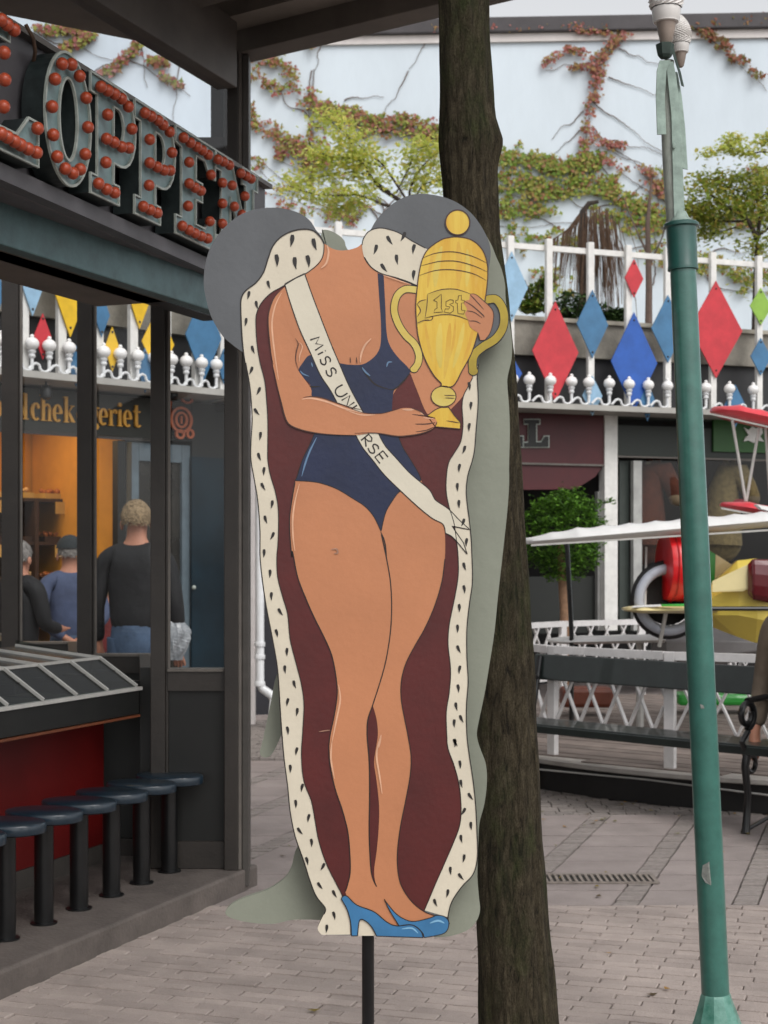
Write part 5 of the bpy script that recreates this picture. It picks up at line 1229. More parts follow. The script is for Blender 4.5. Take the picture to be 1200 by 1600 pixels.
creeper('wall_creeper', 'narrow upright vine with red leaves climbing the wall left of the lamp', [
    ([(985, 42), (965, 60), (950, 75), (940, 90), (935, 115)], 5, 190), ([(900, 40), (920, 48), (950, 50)], 5, 230), ([(850, 102), (880, 78), (905, 80), (930, 90)], 4, 110), ([(895, 108), (915, 100), (930, 110)], 4, 70), ([(935, 115), (928, 150), (925, 165), (918, 200), (912, 230)], 4, 200),
    ([(920, 205), (950, 225), (975, 232)], 4, 90), ([(930, 245), (960, 255), (985, 265)], 5, 60), ([(995, 260), (1015, 270)], 5, 60), ([(1020, 285), (1035, 300)], 8, 100)],
    [wig(912, 250, 925, 160, 5, 2), wig(925, 160, 940, 100, 4, 2), wig(940, 100, 985, 40, 4, 2), wig(935, 95, 850, 110, 5, 3), wig(912, 175, 860, 215, 5, 3), wig(912, 200, 860, 245, 5, 3), wig(950, 122, 1030, 150, 6, 3), wig(965, 78, 1030, 100, 6, 3), wig(925, 200, 1040, 300, 8, 4), wig(915, 230, 1000, 330, 8, 4), wig(935, 215, 1040, 240, 7, 4), wig(930, 160, 1040, 245, 7, 4)], ivy_r, 'ivy_vine', .045)
creeper('wall_creeper', 'diagonal string of rusty leaves on the wall right of the lamp heads', [([(1090, 40), (1105, 50), (1120, 62), (1140, 80), (1165, 100), (1185, 125)], 4, 260), ([(1110, 36), (1160, 32), (1200, 28)], 4, 60)], [wig(1085, 38, 1200, 140, 7, 2), wig(1140, 40, 1200, 60, 4, 2)], ['#7a5c3a', '#8a4f3c', '#6f6a3a', '#94604a'], 'ivy_rust')
creeper('wall_creeper', 'scattered low creeper behind the fence at the right edge', [([(1095, 340), (1140, 345), (1200, 340)], 14, 260), ([(1100, 400), (1150, 425), (1200, 440)], 16, 240), ([(1185, 265), (1200, 280)], 10, 110)],
    [wig(1100, 400, 1210, 380), wig(1100, 440, 1210, 460), wig(1110, 350, 1210, 340)], ivy_g, 'ivy_right')
creeper('wall_creeper', 'creeper seen through the kiosk clerestory glass above the sign', [([(60, 48), (110, 45), (140, 55)], 5, 220), ([(95, 78), (130, 62), (140, 55)], 4, 160), ([(165, 115), (185, 100), (205, 80), (215, 68)], 4, 160), ([(235, 92), (255, 98)], 5, 110), ([(255, 115), (275, 135)], 4, 60)],
    [wig(50, 50, 200, 100, 6, 5), wig(130, 120, 220, 70, 6, 4), wig(190, 85, 297, 150, 6, 4), wig(220, 60, 230, 140, 5, 3), wig(280, 100, 270, 190, 5, 3)], ivy_r+ivy_g[:2], 'ivy_clere', .06)

# ================================================================ TREES AND BUSHES ON THE TERRACE ROOF
def young_tree(name, label, base, branches, cols, mname, nleaf, spread, size, tm=M_trunkd, flat=.5):
    t = thing(name, label, 'tree', tuple(base)); b = MB()
    tips = []
    for br in branches:
        q = smoothp([(p[0], p[1]) for p in br[1]], False, 5); Yb = br[0]; n = len(q)
        pts = [P(x, y, Yb+br[3]*i/n) for i, (x, y) in enumerate(q)]
        b.tube(pts, [max(.005, br[2]*(1-.85*i/n)) for i in range(n)], 7)
        tips += [(p, i/n) for i, p in enumerate(pts) if i > n*.35]
    b.build('trunk', tm, t, smooth=True)
    b = MB()
    for p, f in tips: leaves(b, p, nleaf, spread, size, VR, (1, 1, flat))
    o = b.build('crown', leafmat(mname, cols, .45), t); o['kind'] = 'stuff'
ylg = ['#c4ca68', '#b4be5c', '#d6d880', '#b8c464', '#dcd070']
young_tree('maple_tree', 'yellow-green young maple spreading behind the cutout shoulders', P(660, 560, 17.5), [
    (17.5, [(665, 560), (655, 400), (648, 330)], .05, 0),
    (17.5, [(648, 330), (620, 310), (590, 290), (570, 260), (555, 235), (540, 205)], .03, -.3), (17.4, [(648, 330), (600, 320), (560, 305), (500, 305), (450, 290)], .022, -.5),
    (17.4, [(640, 320), (600, 260), (575, 240), (530, 200), (505, 180)], .016, .3), (17.5, [(648, 330), (640, 300), (660, 260), (690, 235)], .02, .4), (17.5, [(645, 330), (660, 290), (700, 280)], .016, .4),
    (17.4, [(600, 262), (560, 250), (520, 245), (500, 240)], .010, -.3), (17.4, [(610, 300), (560, 270), (510, 275), (470, 280)], .010, -.2), (17.4, [(620, 300), (640, 260), (650, 235), (680, 225)], .010, .2), (17.4, [(560, 305), (540, 320), (530, 325)], .008, 0)],
    ylg, 'maple_leaf', 58, .125, .036)
young_tree('maple_tree', 'green-yellow young maple behind the fence at the right edge', P(1180, 560, 18.3), [
    (18.3, [(1180, 560), (1182, 420), (1183, 375)], .06, 0), (18.3, [(1183, 375), (1165, 340), (1130, 320), (1095, 290)], .035, -.3), (18.3, [(1183, 375), (1190, 330), (1205, 290)], .03, .2),
    (18.3, [(1165, 345), (1120, 345), (1090, 330), (1075, 330)], .015, -.2), (18.3, [(1170, 350), (1150, 310), (1130, 285), (1100, 280)], .015, .2), (18.3, [(1190, 330), (1175, 300), (1170, 275)], .012, .1), (18.3, [(1200, 300), (1170, 320), (1140, 330)], .01, .1), (18.3, [(1183, 370), (1215, 345), (1240, 320)], .02, .1), (18.3, [(1150, 355), (1110, 365), (1085, 350)], .01, .1)],
    ['#a0ac4c', '#8d9c40', '#b4b458', '#7f943c', '#b0a04c'], 'maple_leaf_green', 76, .13, .038)
young_tree('maple_tree', 'thin leafy branch reaching in from the right edge above the maple', P(1260, 300, 18.0), [
    (18.0, [(1260, 260), (1200, 238), (1170, 240), (1140, 232), (1105, 240)], .014, -.2), (18.0, [(1150, 235), (1140, 225), (1150, 215)], .006, 0), (18, [(1240, 240), (1205, 215), (1190, 225)], .008, 0)],
    ylg, 'maple_leaf', 34, .07, .036)
# weeping tree with brown twigs
t = thing('weeping_tree', 'brown weeping tree with drooping bare twigs behind the fence', 'tree', tuple(P(912, 560, 18))); b = MB()
b.tube([P(912, 560, 18), P(910, 430, 18), P(911, 330, 18), P(920, 318, 18), P(935, 315, 18)], [.05, .045, .04, .03, .02], 8); b.build('trunk', M_trunkd, t, smooth=True)
b = MB()
for i in range(190):
    x0 = VR.gauss(933, 19); y0 = 316+abs(x0-928)*.5+VR.uniform(0, 60); L_ = VR.uniform(60, 150); Yd = 18+VR.uniform(-.3, .3)
    sx = (x0-928)*.5+VR.uniform(-6, 6)
    b.tube([P(x0, y0, Yd), P(x0+sx*.35, y0+L_*.35, Yd), P(x0+sx*.7, y0+L_*.7, Yd), P(x0+sx*.8, y0+L_, Yd)], [.005, .0045, .004, .003], 4, False)
for i in range(60):
    x0 = VR.uniform(860, 910); y0 = 350+abs(x0-912)*.5; L_ = VR.uniform(40, 90); Yd = 18.2
    b.tube([P(912, 325, Yd), P((x0+912)/2, y0-16, Yd), P(x0, y0, Yd), P(x0-6, y0+L_, Yd)], [.008, .007, .006, .003], 4, False)
o = b.build('twigs', M_twig, t); o['kind'] = 'stuff'
def bush(name, label, blobs, Y, cols, mname, n, size, cat='bush', stem=None):
    t = thing(name, label, cat, tuple(P(blobs[0][0], blobs[0][1]+blobs[0][3], Y))); b = MB()
    for (x, y, rx, ry) in blobs:
        c = P(x, y, Y); k = Y/FP
        for _ in range(n):
            d = Vector((VR.gauss(0, 1), VR.gauss(0, 1), VR.gauss(0, 1))).normalized()*(VR.random()**.4)
            p = c+Vector((d.x*rx*k, d.y*rx*k, d.z*ry*k))
            leaves(b, p, 1, .01, size, VR)
    o = b.build('foliage', leafmat(mname, cols, .3), t); o['kind'] = 'stuff'
    b = MB(); c = P(blobs[0][0], blobs[0][1], Y)
    for i in range(9):
        a = i*.7; b.tube([c+Vector((0, 0, -blobs[0][3]*Y/FP)), c+Vector((math.cos(a)*.1, math.sin(a)*.1, 0)), c+Vector((math.cos(a)*.25, math.sin(a)*.25, .15))], [.015, .01, .004], 5)
    b.build('branches', M_trunkd, t)
dg_ = ['#2c3c22', '#344828', '#40562e', '#4a6234', '#26341e']
bush('ivy_bush', 'dark green ivy bush on the parapet between the red and bright blue diamonds', [(895, 495, 38, 40), (935, 510, 32, 38), (955, 530, 18, 25), (870, 520, 30, 28), (965, 500, 20, 18)], 16.3, dg_, 'bush_dark', 1500, .035)
bush('ivy_bush', 'light green shoots hanging over the parapet behind the pale blue diamond', [(835, 465, 22, 22), (850, 445, 14, 10), (830, 480, 25, 10)], 16.6, ivy_gr, 'bush_light', 500, .035)
bush('ivy_bush', 'small green shrub on the parapet left of the lamp post', [(1030, 555, 14, 22), (1000, 540, 12, 25)], 16.3, ivy_gr, 'bush_light', 200, .03)
bush('ivy_bush', 'green hedge on the parapet seen through the second and third kiosk panes', [(175, 470, 25, 30), (200, 480, 30, 35), (250, 480, 40, 38), (290, 490, 30, 30), (320, 470, 30, 40)], 15.0, ['#3c5230', '#4a6438', '#5c7446', '#34482a'], 'bush_left', 1300, .03)
# slender bare tree trunk behind
t = thing('slim_tree', 'slim bare brown stem standing behind the fence left of the lamp post', 'tree', tuple(P(1013, 560, 18.5)))
MB().tube([P(1013, 560, 18.5), P(1014, 450, 18.5), P(1012, 350, 18.5), P(1018, 280, 18.5)], [.05, .04, .03, .01], 8).build('trunk', M_stem, t, smooth=True)
MB().tube([P(1013, 420, 18.5), P(1035, 370, 18.5), P(1050, 310, 18.5)], [.015, .01, .005], 6).tube([P(1013, 400, 18.5), P(990, 350, 18.5), P(975, 310, 18.5)], [.015, .01, .005], 6).build('branches', M_stem, t)

# clipped topiary
YG = 14.35
top_ = thing('topiary_tree', 'clipped round green topiary on a thin trunk beside the carousel fence', 'topiary', (P(880, HZ, YG).x, YG, 0))
MB().tube([(P(884, HZ, YG).x, YG, 0), P(882, 950, YG), P(878, 900, YG), P(876, 850, YG)], [.05, .045, .04, .03], 10).build('trunk', mat('topiary_trunk', '#8a6a52', .9, .15, 20), top_, smooth=True)
b = MB(); c = P(880, 842, YG); k = YG/FP
for _ in range(5200):
    d = Vector((VR.gauss(0, 1), VR.gauss(0, 1), VR.gauss(0, 1))).normalized()
    lump = 1+.10*math.sin(d.x*6+2)*math.sin(d.z*7)+.06*math.sin(d.y*9+d.x*5)
    r = VR.random()**.22*lump
    p = c+Vector((d.x*66*k*r, d.y*60*k*r, (d.z*74*k*r if d.z > 0 else d.z*70*k*r)))
    leaves(b, p, 1, .01, .026, VR)
for _ in range(70):
    a = VR.uniform(0, 6.28); e = VR.uniform(.3, 1.3); d = Vector((math.cos(a)*math.cos(e), math.sin(a)*math.cos(e), math.sin(e)))
    for j in range(7):
        p = c+Vector((d.x*66*k, d.y*60*k, d.z*74*k))*(.9+.045*j*VR.uniform(.6, 1.2)); leaves(b, p, 2, .012, .022, VR)
for j in range(14): leaves(b, P(925+j*2.6, 792-j*.8, YG), 6, .02, .024, VR)
o = b.build('crown', leafmat('topiary_leaf', ['#4f7428', '#5e8a30', '#3f6022', '#6e9a38', '#35521e'], .35), top_); o['kind'] = 'stuff'

# ================================================================ AEROPLANE RIDE
RC = Vector((3.46, 11.77, 0)); RR = 3.0
plat = thing('ride_platform', 'round plank-decked platform with a dark skirt carrying the aeroplane ride', 'platform', tuple(RC))
MB().lathe([(RR, -.02), (RR+.01, 0), (RR+.01, .165), (RR, .17), (RR-.05, .17)], RC, 96).build('skirt', M_skirt, plat)
MB().lathe([(RR+.06, .172), (RR+.065, .178), (RR+.06, .20), (RR-.02, .205)], RC, 96).build('rim', mat('pale_rim', '#a09a94', .7, .1, 6), plat)
a_ = 0
tang = Vector((.79, -.62, 0)); nor = Vector((.62, .79, 0))
for i in range(44):
    o_ = -2.95+i*.135
    hw = math.sqrt(max(0, 2.93**2-(o_+.06)**2))
    if hw < .2: continue
    MB().obox(RC+nor*o_-tang*hw+Vector((0, 0, .2)), tang*2*hw, nor*.126, (0, 0, .012+.002*(i % 3))).build('deck_board', M_deck, plat)
# lattice fence round the platform
rf_ = thing('ride_fence', 'white lattice fence running round the aeroplane ride', 'fence', tuple(RC+Vector((0, 0, .2))))
def angp(a, r=2.9, z=0): return RC+Vector((r*math.cos(a), r*math.sin(a), z))
aP = math.atan2(P(1046, 0, 9.5).y-RC.y, P(1046, 0, 9.5).x-RC.x)
# the post seen left of the lamp: solve its angle
best = min((abs((600+FP*angp(R(d)).x/angp(R(d)).y)-1047), d) for d in [x*.1 for x in range(1800, 2700)]); a0 = R(best[1]); da = .318
zt_, zb_ = .925, .42
PN = 12; LATN = []
for j in range(-4, 16):
    a = a0+j*da
    if a > a0+2*math.pi-da*.6: break
    p = angp(a)
    d = Vector((-math.sin(a), math.cos(a), 0)); n = Vector((math.cos(a), math.sin(a), 0))
    MB().obox(p-d*.035-n*.02+Vector((0, 0, 0)), d*.07, n*.04, (0, 0, zt_)).build('post', M_lat, rf_, bevel=.004)
    q = angp(a+da); u = (q-p); Lb = u.length; u.normalize()
    MB().obox(p+u*.037-n*.02+Vector((0, 0, zt_-.05)), u*(Lb-.074), n*.045, (0, 0, .05)).build('top_rail', M_lat, rf_)
    MB().obox(p+u*.037-n*.012+Vector((0, 0, zb_-.03)), u*(Lb-.074), n*.024, (0, 0, .028)).build('bottom_rail', M_lat, rf_) if j > 3 or j < -1 else None
    H_ = zt_-.05-zb_+.06; wd = H_*.48; st = .192; m = MB()
    i = -int(wd/st)-1
    for sgn in (1, -1):
        kk = -3
        while kk*st < Lb+wd:
            xa, xb = kk*st, kk*st+wd
            if sgn < 0: xa, xb = xb, xa
            za, zc = zb_-.06 if j <= 3 and j >= -1 else zb_, zt_-.052
            # clip to the bay
            A_, B_ = (xa, za), (xb, zc)
            def clip(A_, B_, lo, hi):
                if A_[0] > B_[0]: A_, B_ = B_, A_
                if B_[0] <= lo or A_[0] >= hi: return None
                if A_[0] < lo: f = (lo-A_[0])/(B_[0]-A_[0]); A_ = (lo, A_[1]+(B_[1]-A_[1])*f)
                if B_[0] > hi: f = (hi-A_[0])/(B_[0]-A_[0]); B_ = (hi, A_[1]+(B_[1]-A_[1])*f)
                return A_, B_
            c_ = clip(A_, B_, .04, Lb-.04)
            if c_ and abs(c_[0][0]-c_[1][0]) > .03:
                o_ = n*(.006 if sgn > 0 else -.008)
                m_ = MB().bar(p+u*c_[0][0]+o_+Vector((0, 0, c_[0][1])), p+u*c_[1][0]+o_+Vector((0, 0, c_[1][1])), .012, .022, up=n)
                m_.build('lattice_slat', M_lat, rf_)
            kk += 1
# ---- front yellow biplane
pl = thing('ride_aeroplane', 'yellow ride aeroplane with red nose, grey wheel and long white upper wing', 'ride aeroplane', tuple(P(1130, HZ, 10.8)*1.0))
pl.location.z = .2
def wing(p0, p1, chord, th, m, tip0=True, ribs=8, name='wing', par=None, dip=(0, 1, 0), label=None):
    p0, p1 = Vector(p0), Vector(p1); u = (p1-p0); L_ = u.length; u.normalize(); c = Vector(dip).normalized(); up = u.cross(c).normalized()
    if up.z < 0: up = -up
    b = MB(); n = ribs*6; vs = []; fs = []; prof = [(-.5, .0), (-.46, .6), (-.3, 1), (.1, .9), (.4, .5), (.5, .1), (.4, -.3), (-.4, -.6)]
    for i in range(n+1):
        f = i/n; k = 1 if not tip0 else min(1, .25+(f*6)**.6*.75)
        sag = 1-.16*abs(math.sin(math.pi*i/6))
        for x, z in prof: vs.append(p0+u*L_*f+c*(x*chord*k)+up*(z*th*(sag if z > 0 else 1)*max(k, .4)))
    m_ = len(prof)
    for i in range(n):
        for j in range(m_): fs.append((i*m_+j, i*m_+(j+1) % m_, (i+1)*m_+(j+1) % m_, (i+1)*m_+j))
    fs += [tuple(range(m_)), tuple(n*m_+j for j in range(m_))]
    b.add(vs, fs); return b.build(name, m, par, smooth=True, angle=50, label=label)
M_ww = mat('white_wing_canvas', '#d8d7d5', .45, .04, 8, coat=.2)
wing(P(818, 847, 10.9), P(1300, 806, 10.7), .75, .07, M_ww, ribs=12, name='upper_wing', par=pl)
MB().bar(P(830, 852, 10.55), P(1300, 822, 10.35), .02, .012).build('wing_edge', M_alu, pl)
wing(P(973, 952, 10.55), P(1110, 952, 10.6), .5, .035, M_cream, ribs=3, name='lower_wing', par=pl)
MB().sheet([P(990, 946.5, 10.4), P(1033, 944.2, 10.34), P(1033, 947.5, 10.30), P(985, 949.5, 10.36)]).build('white_stripe', M_ww, pl)
MB().sheet([P(1034, 944.2, 10.34), P(1095, 943, 10.32), P(1095, 947.5, 10.3), P(1034, 947.5, 10.30)]).build('green_stripe', M_gr, pl)
YF = 10.55
b = MB().lathe([(.20, 0), (.232, .006), (.24, .03), (.247, .10), (.247, .17), (.24, .20), (.1, .205)], P(1036, 885, YF+.1), 30, (1, .1, 0))
b.build('nose_cowl', M_red, pl, smooth=True, angle=24)
for f in (.05, .13): MB().lathe([(.248, f), (.252, f+.006), (.248, f+.012)], P(1034, 885, YF+.1), 30, (1, .1, 0)).build('cowl_band', mat('cowl_band_red', '#b01018', .3), pl, smooth=True)
wc = P(1052, 938, YF-.05); k = YF/FP
def torus(b, c, Rr, r, axis, n=40, m=12, sq=1):
    q = Vector((0, 0, 1)).rotation_difference(Vector(axis).normalized()); vs = []; fs = []
    for i in range(n):
        for j in range(m):
            a, e = 2*math.pi*i/n, 2*math.pi*j/m
            vs.append(Vector(c)+q @ Vector(((Rr+r*math.cos(e))*math.cos(a), (Rr+r*math.cos(e))*math.sin(a), r*sq*math.sin(e))))
    for i in range(n):
        for j in range(m): fs.append((i*m+j, ((i+1) % n)*m+j, ((i+1) % n)*m+(j+1) % m, i*m+(j+1) % m))
    b.add(vs, fs)
b = MB(); torus(b, wc+Vector((0, .16, 0)), 56*k, 7*k, (.15, -1, 0)); tyre = b.build('tyre', M_tyre, pl, smooth=True)
b = MB(); torus(b, wc+Vector((-.012, .10, 0)), 48.5*k, 8*k, (.15, -1, 0)); b.build('wheel_rim', M_grey, pl, smooth=True)
MB().lathe([(40*k, -.02), (40*k, .02)], wc+Vector((0, .2, 0)), 32, (.15, -1, 0)).build('wheel_disc', M_inner, pl)
# yellow fuselage: octagonal body, tapering to the right-front, open end with maroon hatch
def hull(secs, m, name, par, n=8, lbl=None):
    b = MB(); vs = []; fs = []
    for (x, y, Y, rx, rz) in secs:
        c = P(x, y, Y)
        for j in range(n):
            a = 2*math.pi*(j+.5)/n; vs.append(c+Vector((0.15*rx*math.cos(a), rx*math.cos(a), rz*math.sin(a))))
    for i in range(len(secs)-1):
        for j in range(n): fs.append((i*n+j, i*n+(j+1) % n, (i+1)*n+(j+1) % n, (i+1)*n+j))
    fs += [tuple(range(n)), tuple((len(secs)-1)*n+j for j in range(n))]
    return b.add(vs, fs).build(name, m, par, bevel=.012, label=lbl)
hull([(1072, 935, YF+.1, .17, .12), (1110, 946, YF+.05, .22, .155), (1150, 935, YF, .26, .28), (1178, 938, YF-.02, .27, .31), (1215, 945, YF, .26, .30)], M_yel, 'fuselage', pl)
b = MB().sheet([P(1113, 908, YF-.27), P(1172, 880, YF-.31), P(1180, 884, YF-.31), P(1176, 918, YF-.315), P(1160, 924, YF-.30), P(1113, 925, YF-.27)]).build('upper_body_panel', M_cream, pl)
hull([(1168, 905, YF-.30, .03, .10), (1176, 905, YF-.33, .05, .14), (1200, 908, YF-.34, .05, .15), (1225, 912, YF-.3, .05, .12)], M_maroon, 'hatch', pl, 12)
MB().tube([P(1110, 951, YF-.34), P(1230, 951, YF-.36)], .015, 8).build('foot_rail', M_iron, pl, smooth=True)
b = MB().slab([P(x, y, YF+.25) for x, y in ((1090, 848), (1118, 866), (1116, 930), (1090, 930))], (0, .05, 0)).build('tail_stripe', M_gr, pl)
b = MB().slab([P(x, y, YF+.25) for x, y in ((1118.5, 866), (1160, 893), (1150, 925), (1116.5, 918))], (0, .05, 0)).build('tail_fin', M_cream, pl)
MB().tube([P(1010, 855, 10.7), P(1008, 950, 10.55)], .008, 6).tube([P(1042, 950, 10.5), P(1030, 1010, 10.6)], .014, 6).build('strut', M_alu, pl)
# ---- red-winged plane behind
p2 = thing('ride_aeroplane', 'red-winged ride biplane entering from the right edge, wings joined by struts', 'ride aeroplane', (3.0, 11.6, .2))
wing(P(1112, 641, 11.6), P(1310, 684, 11.2), .6, .06, M_redw, ribs=6, name='upper_wing', par=p2)
wing(P(1127, 789, 11.5), P(1310, 822, 11.2), .5, .05, M_redw, ribs=5, name='lower_wing', par=p2)
MB().bar(P(1112, 647, 11.3), P(1310, 692, 10.9), .02, .012).build('wing_edge', M_alu, p2)
MB().bar(P(1127, 794, 11.2), P(1310, 828, 10.9), .02, .012).build('wing_edge', M_alu, p2)
for a in (((1144, 655), (1165, 783)), ((1186, 668), (1166, 783)), ((1196, 668), (1205, 800))):
    MB().tube([P(*a[0], 11.35), P(*a[1], 11.35)], .011, 8).build('strut', M_alu, p2, smooth=True)
MB().slab([P(x, y, 11.0) for x, y in ((1182, 788), (1230, 797), (1230, 806), (1190, 795))], (0, .1, 0)).build('white_flash', M_ww, p2)
hull([(1215, 760, 11.4, .2, .1), (1230, 770, 11.4, .3, .3), (1320, 790, 11.4, .3, .3), (1420, 790, 11.5, .12, .12)], M_whitep, 'fuselage', p2)
MB().tube([P(1260, 830, 11.5), (P(1260, 0, 11.5).x, 11.5, .2)], .06, 10).build('support_arm', M_alu, p2)
# low white wing of a parked plane between the fences
p3 = thing('ride_aeroplane', 'low white aeroplane wing lying between the two lattice fences', 'ride aeroplane', tuple(P(960, HZ, 11.7))); p3.location.z = .2
wing(P(856, 1001, 11.9), P(1030, 997, 11.6), .55, .035, M_ww, ribs=3, name='wing', par=p3)
hull([(1018, 1006, 11.7, .2, .08), (1040, 1010, 11.7, .25, .14), (1110, 1010, 11.8, .25, .16), (1180, 1008, 11.8, .2, .1)], mat('grey_hull', '#6f6c6c', .5, .1, 5), 'fuselage', p3)
MB().tube([P(1000, 1000, 11.7), (P(1000, 0, 11.7).x, 11.7, .2)], .03, 8).build('support_arm', M_alu, p3)
MB().tube([P(1100, 1010, 11.8), (P(1100, 0, 11.8).x, 11.8, .2)], .05, 8).build('support_arm', M_alu, p3)
hb = thing('ride_control_pole', 'thin black pole standing before the topiary among the ride fences', 'pole', (P(888, HZ, 11.6).x, 11.6, .2))
MB().tube([P(886, 850, 11.6), P(888, 890, 11.6), P(893, 990, 11.6), (P(893, 0, 11.6).x, 11.6, .2)], .018, 8).build('pole', M_iron, hb, smooth=True)
MB().lathe([(.10, 0), (.10, .02), (.03, .05)], (P(893, 0, 11.6).x, 11.6, .2), 16).build('base', M_iron, hb)
# hub column of the ride, with green and orange skirts of the far cars
hub = thing('ride_hub', 'low green and orange striped drum at the centre of the ride', 'ride hub', (3.3, 12.6, .2))
for n_, (x0, x1, y0, y1, m, Yq) in enumerate(((1060, 1180, 1085, 1103, M_gr, 12.6), (880, 960, 1076, 1106, mat('orange_drum', '#6e3826', .5), 12.4))):
    c0, c1 = P(x0, y1, Yq), P(x1, y0, Yq); MB().obox((c0.x, Yq, c0.z), (c1.x-c0.x, 0, 0), (0, .3, 0), (0, 0, c1.z-c0.z)).build('car_skirt', m, hub, bevel=.03)
MB().lathe([(.35, 0), (.35, .55), (.3, .6)], (3.7, 12.4, .2), 24).build('drum', M_gr, hub, smooth=True)
MB().obox(P(1010, 1062, 12.5), (.55, 0, 0), (0, .05, 0), (0, 0, .12)).build('green_board', M_gr, hub)

# ================================================================ BENCH
BD = Vector((-.70, .714, 0)).normalized(); BN = Vector((.714, .70, 0)).normalized()   # along, and to the back
BR0 = Vector((1.98, 8.35, 0))
def Bp(s, n, z): return BR0+BD*s+BN*n+Vector((0, 0, z))
bench = thing('park_bench', 'dark green park bench with black scrolled cast-iron end facing the square', 'bench', tuple(Bp(.6, .2, 0)))
BL_ = 1.95
for i, (n, z) in enumerate(((.005, .455), (.105, .452), (.205, .448), (.305, .446))):
    MB().obox(Bp(-.9, n, z), BD*(BL_+.9), BN*.088, (0, 0, .028)).build('seat_slat', M_bench, bench, bevel=.005)
MB().obox(Bp(-.9, -.012, .43), BD*(BL_+.9), BN*.014, (0, 0, .045)).build('seat_edge', M_bench, bench, bevel=.004)
MB().obox(Bp(-.9, .50, .705), BD*(BL_+.9), BN*.03, Vector((0, 0, .165))+BN*.025).build('back_board', M_bench, bench, bevel=.008)
def bend(s):
    sp = lambda n, z: Bp(s, n, z)
    b = MB()
    b.tube([sp(.0, .0), sp(.01, .03), sp(.03, .2), sp(.0, .36), sp(.02, .43)], [.026, .022, .02, .022, .024], 10)
    b.tube([sp(.46, .0), sp(.44, .03), sp(.40, .22), sp(.40, .42), sp(.46, .6), sp(.515, .86)], [.026, .022, .02, .022, .02, .016], 10)
    b.tube([sp(0, .43), sp(.2, .425), sp(.4, .42)], .018, 8); b.tube([sp(.02, .02), sp(.24, .06), sp(.46, .02)], .012, 8)
    b.build('end_frame', M_iron, bench, smooth=True)
    pts = []
    for i in range(30):
        a = -math.pi*.5+i/29*math.pi*2.6; r = .078*(1-.45*i/29); pts.append(sp(-.0+r*math.cos(a)*1.0+.02, .645+r*math.sin(a)))
    MB().tube([sp(.0, .46), sp(-.03, .50), sp(.03, .555)]+pts, .017, 8).build('scroll', M_iron, bench, smooth=True)
    MB().tube([sp(.02, .722), sp(.2, .73), sp(.48, .72)], .018, 8).build('arm_rest', M_iron, bench, smooth=True)
    q = []
    for i in range(20):
        a = i/19*math.pi*2; q.append(sp(.06+.045*math.cos(a), .375+.045*math.sin(a)))
    MB().tube(q, .014, 8).build('rosette', M_iron, bench, smooth=True)
bend(.02); bend(BL_-.06)
MB().tube([P(840, 1202, 9.85), P(1010, 1218, 9.4), P(1180, 1240, 8.9), P(1260, 1250, 8.7)], .006, 6).build('brace_wire', M_alu, bench)

